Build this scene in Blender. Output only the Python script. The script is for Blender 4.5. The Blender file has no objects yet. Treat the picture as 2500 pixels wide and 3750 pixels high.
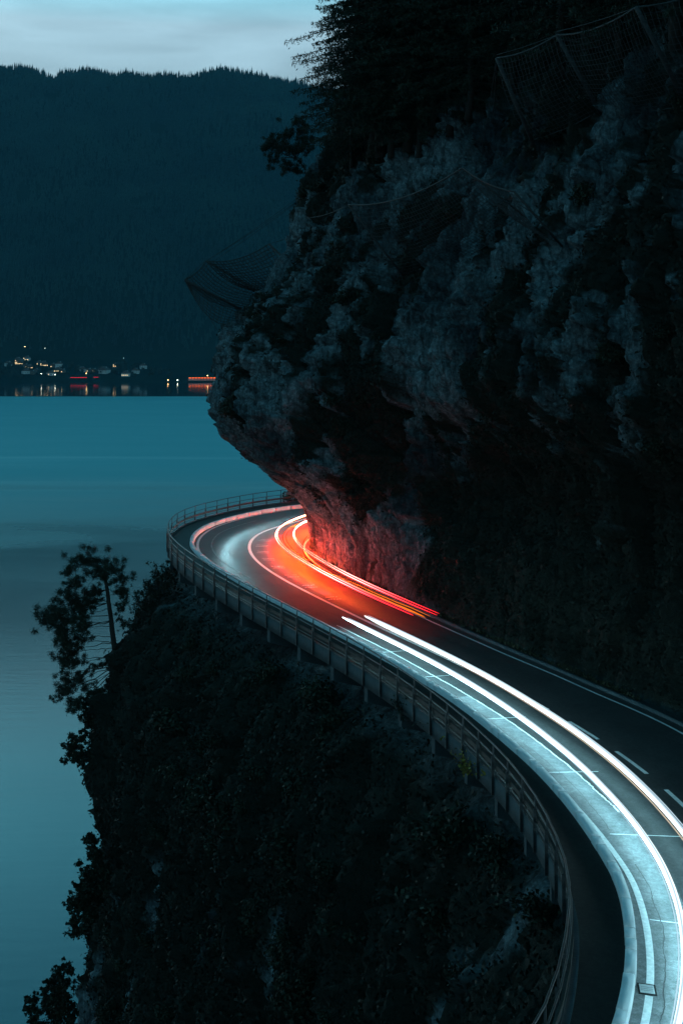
import bpy, math, random
import numpy as np
from mathutils import Vector
from mathutils.bvhtree import BVHTree

random.seed(7)
RNG = np.random.default_rng(7)
SC = bpy.context.scene
COL = SC.collection

# ------------------------------------------------------------------ camera
CAM_H = 13.8            # eye height above the road datum, metres
FPX, YH = 4500.0, 1265.0   # focal length and horizon row of the 2500 x 3750 photograph
cd = bpy.data.cameras.new('camera')
cam = bpy.data.objects.new('camera', cd)
COL.objects.link(cam)
cam.location = (0, 0, CAM_H)
cam.rotation_euler = (math.pi / 2, 0, 0)
cd.sensor_fit = 'AUTO'
cd.sensor_width = 36
cd.lens = FPX / 3750 * 36
cd.shift_y = -(1875 - YH) / 3750
cd.clip_start = 0.5
cd.clip_end = 20000
SC.camera = cam

# ------------------------------------------------------------------ world, sun, exposure
SUN_ELEV, SUN_AZ = math.radians(3.0), math.radians(-38)     # azimuth from +Y, negative = to the left
world = bpy.data.worlds.new('World')
SC.world = world
world.use_nodes = True
wn = world.node_tree
wn.nodes.clear()
def W(t, **k):
    n = wn.nodes.new(t)
    for a, b in k.items(): setattr(n, a, b)
    return n
wout = W('ShaderNodeOutputWorld'); bg = W('ShaderNodeBackground')
sky = W('ShaderNodeTexSky', sky_type='NISHITA', sun_disc=False, sun_elevation=SUN_ELEV, sun_rotation=SUN_AZ,
        altitude=600, air_density=1.0, dust_density=0.6, ozone_density=3.0)
hs = W('ShaderNodeHueSaturation'); hs.inputs['Saturation'].default_value = 0.25; hs.inputs['Value'].default_value = 2.8
wn.links.new(sky.outputs[0], hs.inputs['Color'])
tc = W('ShaderNodeTexCoord'); sep = W('ShaderNodeSeparateXYZ')
wn.links.new(tc.outputs['Generated'], sep.inputs[0])
ramp = W('ShaderNodeValToRGB')      # dusk: pale over the horizon, deep teal higher up
cr_ = ramp.color_ramp
cr_.elements[0].position = 0.0; cr_.elements[0].color = (0.165, 0.212, 0.232, 1)
cr_.elements[1].position = 1.0; cr_.elements[1].color = (0.02, 0.22, 0.30, 1)
e = cr_.elements.new(0.25); e.color = (0.230, 0.325, 0.352, 1)
e = cr_.elements.new(0.33); e.color = (0.15, 0.66, 0.75, 1)
e = cr_.elements.new(0.40); e.color = (0.12, 0.47, 0.56, 1)
e = cr_.elements.new(0.50); e.color = (0.05, 0.31, 0.40, 1)
wn.links.new(sep.outputs['Z'], ramp.inputs[0])
mul = W('ShaderNodeMix', data_type='RGBA', blend_type='MULTIPLY'); mul.inputs[0].default_value = 1
wn.links.new(hs.outputs[0], mul.inputs[6]); wn.links.new(ramp.outputs[0], mul.inputs[7])
# soft streaked cloud, drawn out sideways
mp = W('ShaderNodeMapping'); mp.inputs['Scale'].default_value = (3.2, 3.2, 17)
wn.links.new(tc.outputs['Generated'], mp.inputs[0])
nz = W('ShaderNodeTexNoise'); nz.inputs['Scale'].default_value = 1.6; nz.inputs['Detail'].default_value = 4; nz.inputs['Roughness'].default_value = 0.45
nz.inputs['Distortion'].default_value = 0.6
wn.links.new(mp.outputs[0], nz.inputs['Vector'])
cm = W('ShaderNodeMapRange'); cm.inputs[1].default_value = 0.3; cm.inputs[2].default_value = 0.7; cm.inputs[3].default_value = 0.76; cm.inputs[4].default_value = 1.2
wn.links.new(nz.outputs[0], cm.inputs[0])
mul2 = W('ShaderNodeVectorMath', operation='SCALE')
wn.links.new(mul.outputs[2], mul2.inputs[0]); wn.links.new(cm.outputs[0], mul2.inputs['Scale'])
wn.links.new(mul2.outputs[0], bg.inputs[0]); bg.inputs[1].default_value = 0.15
wn.links.new(bg.outputs[0], wout.inputs[0])

sd = bpy.data.lights.new('sun', 'SUN'); sun = bpy.data.objects.new('sun', sd); COL.objects.link(sun)
sd.energy = 0.02; sd.angle = math.radians(10); sd.color = (0.8, 0.95, 1.0)
sdir = Vector((math.sin(SUN_AZ) * math.cos(SUN_ELEV), math.cos(SUN_AZ) * math.cos(SUN_ELEV), math.sin(SUN_ELEV)))
sun.rotation_euler = sdir.to_track_quat('Z', 'Y').to_euler()

SC.view_settings.view_transform = 'Standard'; SC.view_settings.look = 'None'
SC.view_settings.exposure = 1.1; SC.view_settings.gamma = 1.0; SC.view_settings.use_curve_mapping = False
SC.render.engine = 'CYCLES'
cy = SC.cycles
cy.use_denoising = True
cy.max_bounces = 6; cy.diffuse_bounces = 3; cy.glossy_bounces = 3; cy.transmission_bounces = 2; cy.volume_bounces = 1; cy.transparent_max_bounces = 6
cy.sample_clamp_indirect = 4.0
cy.caustics_reflective = False; cy.caustics_refractive = False

# ------------------------------------------------------------------ helpers
def px(x, y, Y):
    """world point seen at photograph pixel (x, y), at distance Y in front of the eye"""
    return np.array([(x - 1250) / FPX * Y, Y, CAM_H - (y - YH) / FPX * Y])

def link(name, me, mat=None, parent=None):
    o = bpy.data.objects.new(name, me); COL.objects.link(o)
    if mat is not None and not me.materials: me.materials.append(mat)
    if parent is not None: o.parent = parent
    return o

def mesh_np(name, V, F, smooth=False):
    V = np.asarray(V, dtype=np.float32); F = np.asarray(F, dtype=np.int32)
    me = bpy.data.meshes.new(name)
    n, k = F.shape
    me.vertices.add(len(V)); me.vertices.foreach_set('co', V.ravel())
    me.loops.add(n * k); me.loops.foreach_set('vertex_index', F.ravel())
    me.polygons.add(n); me.polygons.foreach_set('loop_start', np.arange(0, n * k, k, dtype=np.int32))
    if smooth: me.polygons.foreach_set('use_smooth', np.ones(n, dtype=bool))
    me.update(calc_edges=True)
    return me

def mesh_py(name, V, F, smooth=False):
    me = bpy.data.meshes.new(name); me.from_pydata([tuple(map(float, v)) for v in V], [], F); me.update()
    if smooth:
        for p in me.polygons: p.use_smooth = True
    return me

def grid_mesh(name, G, smooth=False, flip=False):
    """G: (n, m, 3) array of points"""
    n, m = G.shape[:2]
    idx = np.arange(n * m).reshape(n, m)
    F = np.stack([idx[:-1, :-1], idx[1:, :-1], idx[1:, 1:], idx[:-1, 1:]], -1).reshape(-1, 4)
    if flip: F = F[:, ::-1]
    return mesh_np(name, G.reshape(-1, 3), F, smooth)

class MB:
    def __init__(s): s.V = []; s.F = []
    def add(s, V, F):
        b = len(s.V); s.V += [tuple(map(float, v)) for v in V]; s.F += [tuple(b + i for i in f) for f in F]
    def box(s, c, h, ax=None):
        c = np.array(c, float); ax = np.eye(3) if ax is None else np.array(ax, float)
        V = [c + ax[0] * h[0] * i + ax[1] * h[1] * j + ax[2] * h[2] * k for k in (-1, 1) for j in (-1, 1) for i in (-1, 1)]
        s.add(V, [(0, 2, 3, 1), (4, 5, 7, 6), (0, 1, 5, 4), (2, 6, 7, 3), (0, 4, 6, 2), (1, 3, 7, 5)])
    def hexa(s, V):   # 8 points: bottom 0-3, top 4-7
        s.add(V, [(3, 2, 1, 0), (4, 5, 6, 7), (0, 1, 5, 4), (1, 2, 6, 5), (2, 3, 7, 6), (3, 0, 4, 7)])
    def tube(s, P, r, n=6, cap=True):
        P = np.asarray(P, float); m = len(P)
        r = np.full(m, r) if np.isscalar(r) else np.asarray(r, float)
        T = np.gradient(P, axis=0); T /= np.maximum(np.linalg.norm(T, axis=1), 1e-9)[:, None]
        up = np.where(np.abs(T[:, 2:3]) > .95, np.array([[1., 0, 0]]), np.array([[0, 0, 1.]]))
        A = np.cross(T, up); A /= np.linalg.norm(A, axis=1)[:, None]; B = np.cross(A, T)
        an = np.arange(n) * 2 * np.pi / n
        ring = P[:, None] + r[:, None, None] * (np.cos(an)[None, :, None] * A[:, None] + np.sin(an)[None, :, None] * B[:, None])
        F = []
        for i in range(m - 1):
            for j in range(n):
                F.append((i * n + j, (i + 1) * n + j, (i + 1) * n + (j + 1) % n, i * n + (j + 1) % n))
        if cap: F.append(tuple(range(n))); F.append(tuple((m - 1) * n + j for j in reversed(range(n))))
        s.add(ring.reshape(-1, 3), F)
    def mesh(s, name, smooth=False): return mesh_py(name, s.V, s.F, smooth)
    def build(s, name, mat, parent=None, smooth=False): return link(name, s.mesh(name, smooth), mat, parent)

def tag(o, label=None, cat=None, group=None, kind=None):
    for k, v in (('label', label), ('category', cat), ('group', group), ('kind', kind)):
        if v: o[k] = v
    return o
def empty(name, loc=(0, 0, 0)):
    o = bpy.data.objects.new(name, None); COL.objects.link(o); o.location = loc; o.empty_display_size = .2; return o
def copy_tree(o, parent=None):
    c = o.copy(); COL.objects.link(c)
    if parent is not None: c.parent = parent
    for ch in list(o.children): copy_tree(ch, c)
    return c

# ---- noise (vectorised)
def _h(ix, iy, iz, seed):
    h = (ix.astype(np.uint32) * np.uint32(374761393) + iy.astype(np.uint32) * np.uint32(668265263) + iz.astype(np.uint32) * np.uint32(2147483647) + np.uint32(seed * 974711 + 13))
    h = (h ^ (h >> np.uint32(13))) * np.uint32(1274126177); h ^= h >> np.uint32(16); h *= np.uint32(2246822519); return h ^ (h >> np.uint32(15))
def _r(h, k): return ((h * np.uint32(2654435761 + 97 * k)) >> np.uint32(9)).astype(np.float32) / np.float32(1 << 23)
def perlin(p, seed=0):
    i = np.floor(p).astype(np.int64); f = (p - i).astype(np.float32); u = f * f * f * (f * (f * 6 - 15) + 10); out = 0
    for dx in (0, 1):
        for dy in (0, 1):
            for dz in (0, 1):
                h = _h(i[:, 0] + dx, i[:, 1] + dy, i[:, 2] + dz, seed)
                g = np.stack([_r(h, 1), _r(h, 2), _r(h, 3)], 1) * 2 - 1
                d = g[:, 0] * (f[:, 0] - dx) + g[:, 1] * (f[:, 1] - dy) + g[:, 2] * (f[:, 2] - dz)
                w = (u[:, 0] if dx else 1 - u[:, 0]) * (u[:, 1] if dy else 1 - u[:, 1]) * (u[:, 2] if dz else 1 - u[:, 2])
                out = out + w * d
    return out * 1.4
def fbm(p, oct=4, seed=0, gain=.5, ridged=False):
    a, s, o = 1., 0., 0
    for k in range(oct):
        n = perlin(p * 2.03 ** k + 17.3 * k, seed + k)
        if ridged: n = 1 - 2 * np.abs(n)
        o = o + a * n; s += a; a *= gain
    return o / s
def worley(p, seed=0):
    i = np.floor(p).astype(np.int64); f = p - i
    d1 = np.full(len(p), 9., np.float32); d2 = d1.copy(); cid = np.zeros(len(p), np.float32); tilt = np.zeros(len(p), np.float32)
    for dx in (-1, 0, 1):
        for dy in (-1, 0, 1):
            for dz in (-1, 0, 1):
                h = _h(i[:, 0] + dx, i[:, 1] + dy, i[:, 2] + dz, seed)
                q = np.stack([dx + _r(h, 1), dy + _r(h, 2), dz + _r(h, 3)], 1) - f
                d = np.sqrt((q * q).sum(1)); n1 = d < d1
                d2 = np.where(n1, d1, np.minimum(d2, d)); cid = np.where(n1, _r(h, 4), cid); d1 = np.where(n1, d, d1)
                tilt = np.where(n1, (_r(h, 5) * 2 - 1) * q[:, 0] + (_r(h, 6) * 2 - 1) * q[:, 1] + (_r(h, 7) * 2 - 1) * q[:, 2], tilt)
    return d1, d2, cid, tilt
def itp(x, tab): t = np.array(tab, float); return np.interp(x, t[:, 0], t[:, 1])
def sm_itp(x, tab, w=3.0):
    x = np.asarray(x, float); return (itp(x - w, tab) + 2 * itp(x - w / 2, tab) + 2 * itp(x, tab) + 2 * itp(x + w / 2, tab) + itp(x + w, tab)) / 8

# ---- materials
def new_mat(name):
    m = bpy.data.materials.new(name); m.use_nodes = True
    nt = m.node_tree; nt.nodes.clear()
    o = nt.nodes.new('ShaderNodeOutputMaterial'); b = nt.nodes.new('ShaderNodeBsdfPrincipled'); nt.links.new(b.outputs[0], o.inputs[0])
    return m, nt, b
def tex_noise(nt, scale, detail=4, rough=.55, stretch=None, dist=0):
    g = nt.nodes.new('ShaderNodeNewGeometry'); n = nt.nodes.new('ShaderNodeTexNoise')
    n.inputs['Scale'].default_value = scale; n.inputs['Detail'].default_value = detail; n.inputs['Roughness'].default_value = rough; n.inputs['Distortion'].default_value = dist
    if stretch:
        mpn = nt.nodes.new('ShaderNodeMapping'); mpn.inputs['Scale'].default_value = stretch
        nt.links.new(g.outputs['Position'], mpn.inputs[0]); nt.links.new(mpn.outputs[0], n.inputs['Vector'])
    else: nt.links.new(g.outputs['Position'], n.inputs['Vector'])
    return n
def col_ramp(nt, src, stops):
    r = nt.nodes.new('ShaderNodeValToRGB'); c = r.color_ramp
    c.elements[0].position, c.elements[0].color = stops[0][0], (*stops[0][1], 1)
    c.elements[1].position, c.elements[1].color = stops[-1][0], (*stops[-1][1], 1)
    for p, q in stops[1:-1]: e = c.elements.new(p); e.color = (*q, 1)
    nt.links.new(src, r.inputs[0]); return r
def mix(nt, a, b, fac, blend='MIX'):
    m = nt.nodes.new('ShaderNodeMix'); m.data_type = 'RGBA'; m.blend_type = blend
    if isinstance(fac, (int, float)): m.inputs[0].default_value = fac
    else: nt.links.new(fac, m.inputs[0])
    for k, v in ((6, a), (7, b)):
        if isinstance(v, tuple): m.inputs[k].default_value = (*v, 1)
        else: nt.links.new(v, m.inputs[k])
    return m.outputs[2]
def bump(nt, b, srcs):
    prev = None
    for out, dist, st in srcs:
        n = nt.nodes.new('ShaderNodeBump'); n.inputs['Distance'].default_value = dist; n.inputs['Strength'].default_value = st
        nt.links.new(out, n.inputs['Height'])
        if prev is not None: nt.links.new(prev, n.inputs['Normal'])
        prev = n.outputs[0]
    nt.links.new(prev, b.inputs['Normal'])
def simple(name, c1, c2, scale=3., rough=.7, metal=0., bs=.0, bscale=None, stretch=None, detail=4):
    m, nt, b = new_mat(name)
    n = tex_noise(nt, scale, detail, .6, stretch)
    r = col_ramp(nt, n.outputs[0], [(.3, c1), (.7, c2)]); nt.links.new(r.outputs[0], b.inputs['Base Color'])
    b.inputs['Roughness'].default_value = rough; b.inputs['Metallic'].default_value = metal
    if bs: n2 = tex_noise(nt, bscale or scale * 6, 4); bump(nt, b, [(n2.outputs[0], bs, .8)])
    return m
def emis(name, col, st):
    m = bpy.data.materials.new(name); m.use_nodes = True; nt = m.node_tree; nt.nodes.clear()
    o = nt.nodes.new('ShaderNodeOutputMaterial'); e = nt.nodes.new('ShaderNodeEmission'); e.inputs[0].default_value = (*col, 1); e.inputs[1].default_value = st
    nt.links.new(e.outputs[0], o.inputs[0]); return m

def rock_mat():
    m, nt, b = new_mat('limestone')
    big = tex_noise(nt, .16, 5, .6, dist=.4); med = tex_noise(nt, 1.1, 6, .65, dist=.5); fine = tex_noise(nt, 6, 6, .7); grit = tex_noise(nt, 24, 4, .7)
    streak = tex_noise(nt, 1.5, 6, .7, (2.2, 2.2, .16), .3)
    g = nt.nodes.new('ShaderNodeNewGeometry'); vo = nt.nodes.new('ShaderNodeTexVoronoi'); vo.feature = 'DISTANCE_TO_EDGE'; vo.inputs['Scale'].default_value = 1.5
    mpn = nt.nodes.new('ShaderNodeMapping'); mpn.inputs['Scale'].default_value = (1, 1, .55)
    wrp = nt.nodes.new('ShaderNodeVectorMath'); wrp.operation = 'MULTIPLY_ADD'; wrp.inputs[1].default_value = (.7, .7, .7); nt.links.new(med.outputs['Color'], wrp.inputs[0]); nt.links.new(g.outputs['Position'], wrp.inputs[2])
    nt.links.new(wrp.outputs[0], mpn.inputs[0]); nt.links.new(mpn.outputs[0], vo.inputs['Vector'])
    crack = nt.nodes.new('ShaderNodeMapRange'); crack.inputs[1].default_value = 0; crack.inputs[2].default_value = .09; nt.links.new(vo.outputs['Distance'], crack.inputs[0])
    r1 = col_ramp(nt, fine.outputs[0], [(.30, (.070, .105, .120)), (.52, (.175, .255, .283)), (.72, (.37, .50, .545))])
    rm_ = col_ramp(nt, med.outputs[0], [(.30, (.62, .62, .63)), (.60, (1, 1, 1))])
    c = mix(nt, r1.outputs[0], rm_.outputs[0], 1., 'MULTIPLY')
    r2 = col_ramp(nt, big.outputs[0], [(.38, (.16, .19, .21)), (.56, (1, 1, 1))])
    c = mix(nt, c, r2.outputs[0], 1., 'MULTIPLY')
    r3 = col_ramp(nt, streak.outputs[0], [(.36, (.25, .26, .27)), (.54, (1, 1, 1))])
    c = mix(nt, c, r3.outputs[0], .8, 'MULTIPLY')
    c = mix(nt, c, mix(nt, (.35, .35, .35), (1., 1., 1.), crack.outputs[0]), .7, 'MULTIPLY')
    # soil and moss where plants grow, also painted shade in recess and at cliff foot (attribute "veg")
    at = nt.nodes.new('ShaderNodeAttribute'); at.attribute_name = 'veg_dark'
    c = mix(nt, c, (.012, .018, .013), at.outputs['Fac'])
    nt.links.new(c, b.inputs['Base Color']); b.inputs['Roughness'].default_value = .85; b.inputs['Specular IOR Level'].default_value = .25
    bump(nt, b, [(med.outputs[0], .25, .7), (crack.outputs[0], .06, .6), (fine.outputs[0], .12, .9), (grit.outputs[0], .02, .8)])
    return m
M = {}
M['rock'] = rock_mat()
def asphalt_mat(name, ca, cb, sp=.35):
    m, nt, b = new_mat(name)
    n1 = tex_noise(nt, .8, 6, .65, dist=.4); n2 = tex_noise(nt, 45, 3, .6); n3 = tex_noise(nt, 6, 5, .7)
    r = col_ramp(nt, n1.outputs[0], [(.3, ca), (.72, cb)])
    r3 = col_ramp(nt, n3.outputs[0], [(.32, (.55, .55, .55)), (.66, (1, 1, 1))])
    r2 = col_ramp(nt, n2.outputs[0], [(.35, (.55, .55, .55)), (.65, (1.0, 1.0, 1.0))])
    n4 = tex_noise(nt, 13, 4, .75); r4 = col_ramp(nt, n4.outputs[0], [(.34, (.55, .55, .55)), (.62, (1, 1, 1))]); n5 = tex_noise(nt, .35, 5, .7, dist=1.2); r5 = col_ramp(nt, n5.outputs[0], [(.38, (.78, .78, .78)), (.60, (1, 1, 1))])
    c = mix(nt, r.outputs[0], r3.outputs[0], 1., 'MULTIPLY'); c = mix(nt, c, r2.outputs[0], .8, 'MULTIPLY'); c = mix(nt, c, r4.outputs[0], .8, 'MULTIPLY'); c = mix(nt, c, r5.outputs[0], .8, 'MULTIPLY')
    nt.links.new(c, b.inputs['Base Color']); b.inputs['Roughness'].default_value = .62; b.inputs['Specular IOR Level'].default_value = sp
    bump(nt, b, [(n2.outputs[0], .008, .7)])
    return m
M['asphalt'] = asphalt_mat('asphalt', (.055, .056, .057), (.10, .102, .104))
M['walk'] = asphalt_mat('walkway_asphalt', (.040, .031, .027), (.066, .052, .045), .2)
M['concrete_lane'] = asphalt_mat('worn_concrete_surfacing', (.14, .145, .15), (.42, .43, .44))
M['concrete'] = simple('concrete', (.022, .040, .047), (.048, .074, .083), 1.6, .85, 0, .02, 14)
M['kerb'] = simple('kerb_granite', (.66, .67, .68), (.78, .79, .80), 1.5, .8, 0, .006, 40)
M['paint'] = simple('road_paint', (.55, .56, .56), (.85, .85, .84), 9, .6, 0, .004, 60)
M['steel'] = simple('galvanised_steel', (.045, .052, .056), (.10, .11, .115), 5, .40, .8, .003, 40)
M['rust_steel'] = simple('weathered_steel', (.035, .030, .027), (.075, .065, .058), 3, .55, .5, .004, 30)
M['iron'] = simple('cast_iron', (.42, .43, .44), (.58, .59, .60), 12, .55, .2)
M['rope'] = simple('wire_rope', (.03, .034, .037), (.06, .064, .067), 9, .8, .15)
M['bark'] = simple('bark', (.014, .012, .010), (.036, .029, .024), 6, .9, 0, .03, 22, (1, 1, .3))
def leaf_mat(name, a, b_, sc=1.2):
    m, nt, b = new_mat(name)
    n = tex_noise(nt, sc, 4, .6); r = col_ramp(nt, n.outputs[0], [(.32, a), (.68, b_)])
    nt.links.new(r.outputs[0], b.inputs['Base Color']); b.inputs['Roughness'].default_value = .65; b.inputs['Specular IOR Level'].default_value = .2
    return m
M['needles'] = leaf_mat('needles', (.010, .020, .014), (.026, .044, .028))
M['far_needles'] = leaf_mat('far_needles', (.003, .009, .009), (.016, .034, .028), .005)  # broad tone patches stand in for shading of ridges and gullies
M['leaves'] = leaf_mat('leaves', (.009, .016, .011), (.026, .037, .022))
M['ivy'] = leaf_mat('ivy', (.005, .010, .008), (.014, .022, .016))
M['grass'] = leaf_mat('dry_grass', (.018, .023, .013), (.05, .052, .03), .7)
M['yellow_leaves'] = leaf_mat('autumn_leaves', (.13, .10, .02), (.26, .21, .05), 2.5)

# ------------------------------------------------------------------ lake, far shore and mountain
LAKE_Z = CAM_H - 75.0
m, nt, b = new_mat('lake_water')
geo = nt.nodes.new('ShaderNodeNewGeometry'); sxyz = nt.nodes.new('ShaderNodeSeparateXYZ'); nt.links.new(geo.outputs['Position'], sxyz.inputs[0])
wv = tex_noise(nt, 1.0, 5, .6, (.10, .45, 1)); wv2 = tex_noise(nt, 1.0, 4, .6, (.006, .022, 1), .5)
cat = tex_noise(nt, 1.0, 4, .55, (.0009, .010, 1), .4)
# calm strip under the far shore, ruffled water this side of the wind line
wob = nt.nodes.new('ShaderNodeMath'); wob.operation = 'MULTIPLY_ADD'; wob.inputs[1].default_value = 70.; nt.links.new(cat.outputs[0], wob.inputs[0]); nt.links.new(sxyz.outputs['Y'], wob.inputs[2])
calm = nt.nodes.new('ShaderNodeMapRange'); calm.interpolation_type = 'SMOOTHSTEP'
calm.inputs[1].default_value = 1825; calm.inputs[2].default_value = 1862; calm.inputs[3].default_value = 1; calm.inputs[4].default_value = 0
nt.links.new(wob.outputs[0], calm.inputs[0])
patch = nt.nodes.new('ShaderNodeMapRange'); patch.inputs[1].default_value = .36; patch.inputs[2].default_value = .62; patch.inputs[3].default_value = .92; patch.inputs[4].default_value = 1.08
nt.links.new(wv2.outputs[0], patch.inputs[0])
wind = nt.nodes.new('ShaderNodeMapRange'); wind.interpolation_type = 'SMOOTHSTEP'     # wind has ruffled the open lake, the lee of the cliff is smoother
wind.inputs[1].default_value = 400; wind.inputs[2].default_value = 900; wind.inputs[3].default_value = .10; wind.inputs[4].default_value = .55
wob2 = nt.nodes.new('ShaderNodeMath'); wob2.operation = 'MULTIPLY_ADD'; wob2.inputs[1].default_value = 150.; nt.links.new(wv2.outputs[0], wob2.inputs[0]); nt.links.new(sxyz.outputs['Y'], wob2.inputs[2]); nt.links.new(wob2.outputs[0], wind.inputs[0])
wr = nt.nodes.new('ShaderNodeMath'); wr.operation = 'MULTIPLY'; nt.links.new(wind.outputs[0], wr.inputs[0]); nt.links.new(patch.outputs[0], wr.inputs[1])
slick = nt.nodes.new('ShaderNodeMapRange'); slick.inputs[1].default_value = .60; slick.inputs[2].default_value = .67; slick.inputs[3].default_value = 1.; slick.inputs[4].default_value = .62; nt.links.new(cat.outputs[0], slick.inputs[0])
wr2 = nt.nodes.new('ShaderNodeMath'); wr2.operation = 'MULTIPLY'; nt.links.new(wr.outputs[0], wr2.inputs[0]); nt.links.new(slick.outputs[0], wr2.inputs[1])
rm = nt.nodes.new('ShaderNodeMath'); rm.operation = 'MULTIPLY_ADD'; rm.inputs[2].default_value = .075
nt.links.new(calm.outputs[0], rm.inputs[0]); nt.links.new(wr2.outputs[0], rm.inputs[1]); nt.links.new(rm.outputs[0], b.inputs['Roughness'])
wn1 = nt.nodes.new('ShaderNodeMapRange'); wn1.inputs[1].default_value = .10; wn1.inputs[2].default_value = .55; nt.links.new(wind.outputs[0], wn1.inputs[0]); wcol = mix(nt, (.002, .055, .068), (.028, .36, .39), wn1.outputs[0]); wcol = mix(nt, (.002, .02, .028), wcol, calm.outputs[0]); nt.links.new(wcol, b.inputs['Base Color']); b.inputs['IOR'].default_value = 1.78  # sky brightness painted into the ruffled base colour; calm strip painted darker
bp = nt.nodes.new('ShaderNodeBump'); bp.inputs['Distance'].default_value = .022
nt.links.new(wv.outputs[0], bp.inputs['Height']); nt.links.new(calm.outputs[0], bp.inputs['Strength'])
nt.links.new(bp.outputs[0], b.inputs['Normal'])
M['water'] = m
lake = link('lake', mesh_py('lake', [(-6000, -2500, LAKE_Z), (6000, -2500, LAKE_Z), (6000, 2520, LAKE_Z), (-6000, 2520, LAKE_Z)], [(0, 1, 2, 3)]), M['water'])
tag(lake, kind='structure')

# mountain across the lake: ridge line follows the photograph's skyline
RIDGE = [(-3000, 700), (-900, 260), (-300, 215), (0, 232), (96, 243), (160, 262), (199, 276), (225, 258), (319, 244), (415, 262), (478, 257), (558, 275), (638, 266), (717, 270), (750, 252), (797, 238), (860, 250), (957, 264), (1068, 290), (1300, 330), (1800, 300), (2600, 420), (4200, 800)]
SHORE, FOOT, RIDGE_Y = 2500., 2700., 4100.
def terrain(X, Y):
    X = np.asarray(X, float); Y = np.asarray(Y, float)
    col = 1250 + X / Y * FPX
    zr = CAM_H - (itp(col, RIDGE) - YH) / FPX * RIDGE_Y - 16
    zf = LAKE_Z + 3 + 42
    t1 = np.clip((Y - SHORE) / (FOOT - SHORE), -1, 1); t2 = np.clip((Y - FOOT) / (RIDGE_Y - FOOT), 0, 1)
    t3 = np.clip((Y - RIDGE_Y) / 1500, 0, 1)
    z = np.where(Y < FOOT, LAKE_Z + 1.2 + 43.8 * np.clip(t1, 0, 1) ** 1.25 - 6 * np.clip(-t1, 0, 1), zf + (zr - zf) * t2 ** .92 - 500 * t3)
    p = np.stack([X.ravel() / 420, Y.ravel() / 420, np.zeros(X.size)], 1)
    n = fbm(p, 4, 51).reshape(X.shape)
    return z + n * 150 * np.clip(t2 * 4, 0, 1) * np.clip((1 - t2) * 3.0, 0.0, 1) * (1 - t3)
yy = np.concatenate([np.linspace(2440, 2720, 30), np.linspace(2735, 4100, 90), np.linspace(4130, 5200, 12)]); aa = np.linspace(-.62, .75, 300)
AA, YY = np.meshgrid(aa, yy); XX = AA * YY
G = np.stack([XX, YY, terrain(XX, YY)], -1)
m, nt, b = new_mat('forest_floor')
n = tex_noise(nt, .012, 6, .65); r = col_ramp(nt, n.outputs[0], [(.3, (.006, .014, .012)), (.7, (.015, .026, .021))]); nt.links.new(r.outputs[0], b.inputs['Base Color']); b.inputs['Roughness'].default_value = .95; b.inputs['Specular IOR Level'].default_value = 0
M['mountain'] = m
mount = tag(link('mountain', grid_mesh('mountain', G, True), M['mountain']), kind='structure')

# conifer wood on the mountain (one mass) with a spiky crest
def cone_wood(name, X, Y, H, mat, r, sides=5):
    Z = terrain(X, Y) - 1
    an = np.arange(sides) * 2 * np.pi / sides
    k = len(X); rot = RNG.random(k) * 6.3; hh = H
    lv = []
    for f0, f1, rr in ((.08, .62, 1.), (.42, 1.0, .66)):
        ring = np.stack([X[:, None] + (hh * r * rr)[:, None] * np.cos(an + rot[:, None]), Y[:, None] + (hh * r * rr)[:, None] * np.sin(an + rot[:, None]), np.repeat((Z + hh * f0)[:, None], sides, 1)], -1)
        tip = np.stack([X, Y, Z + hh * f1], -1)[:, None]
        lv.append(np.concatenate([ring, tip], 1))
    V = np.concatenate(lv, 1).reshape(-1, 3); per = 2 * (sides + 1); base = np.arange(k)[:, None, None] * per
    tri = np.array([[q * (sides + 1) + j, q * (sides + 1) + (j + 1) % sides, q * (sides + 1) + sides] for q in (0, 1) for j in range(sides)])
    F = (base + tri[None]).reshape(-1, 3)
    return link(name, mesh_np(name, V, F), mat)
n_ = 26000
t_ = RNG.random(n_) ** .75; Yw = 2715 + (4080 - 2715) * t_; Xw = (RNG.random(n_) * .36 - .31) * Yw
Hw = 14 + 14 * RNG.random(n_)
keep = fbm(np.stack([Xw / 160, Yw / 160, 0 * Xw], 1), 3, 77) > -.33
cr_n = 1500
ca = np.linspace(-.32, .02, cr_n) + RNG.normal(0, .0006, cr_n); Yc = RIDGE_Y - 4 + RNG.normal(0, 10, cr_n)
clump = .5 + .8 * fbm(np.stack([ca * 45, 0 * ca, 0 * ca + 3], 1), 3, 5)
Hc = (6 + 26 * np.clip(clump + RNG.normal(0, .22, cr_n), 0.05, 1.25))
Xa, Ya, Ha = np.r_[Xw[keep], ca * Yc], np.r_[Yw[keep], Yc], np.r_[Hw[keep], Hc]
wood = tag(cone_wood('mountain_forest', Xa, Ya, Ha, M['far_needles'], np.r_[np.full(keep.sum(), .19), np.full(cr_n, .12)]), 'dark conifer forest covering the mountainside across the lake, spiky along the ridge', 'forest', kind='stuff')

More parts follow.
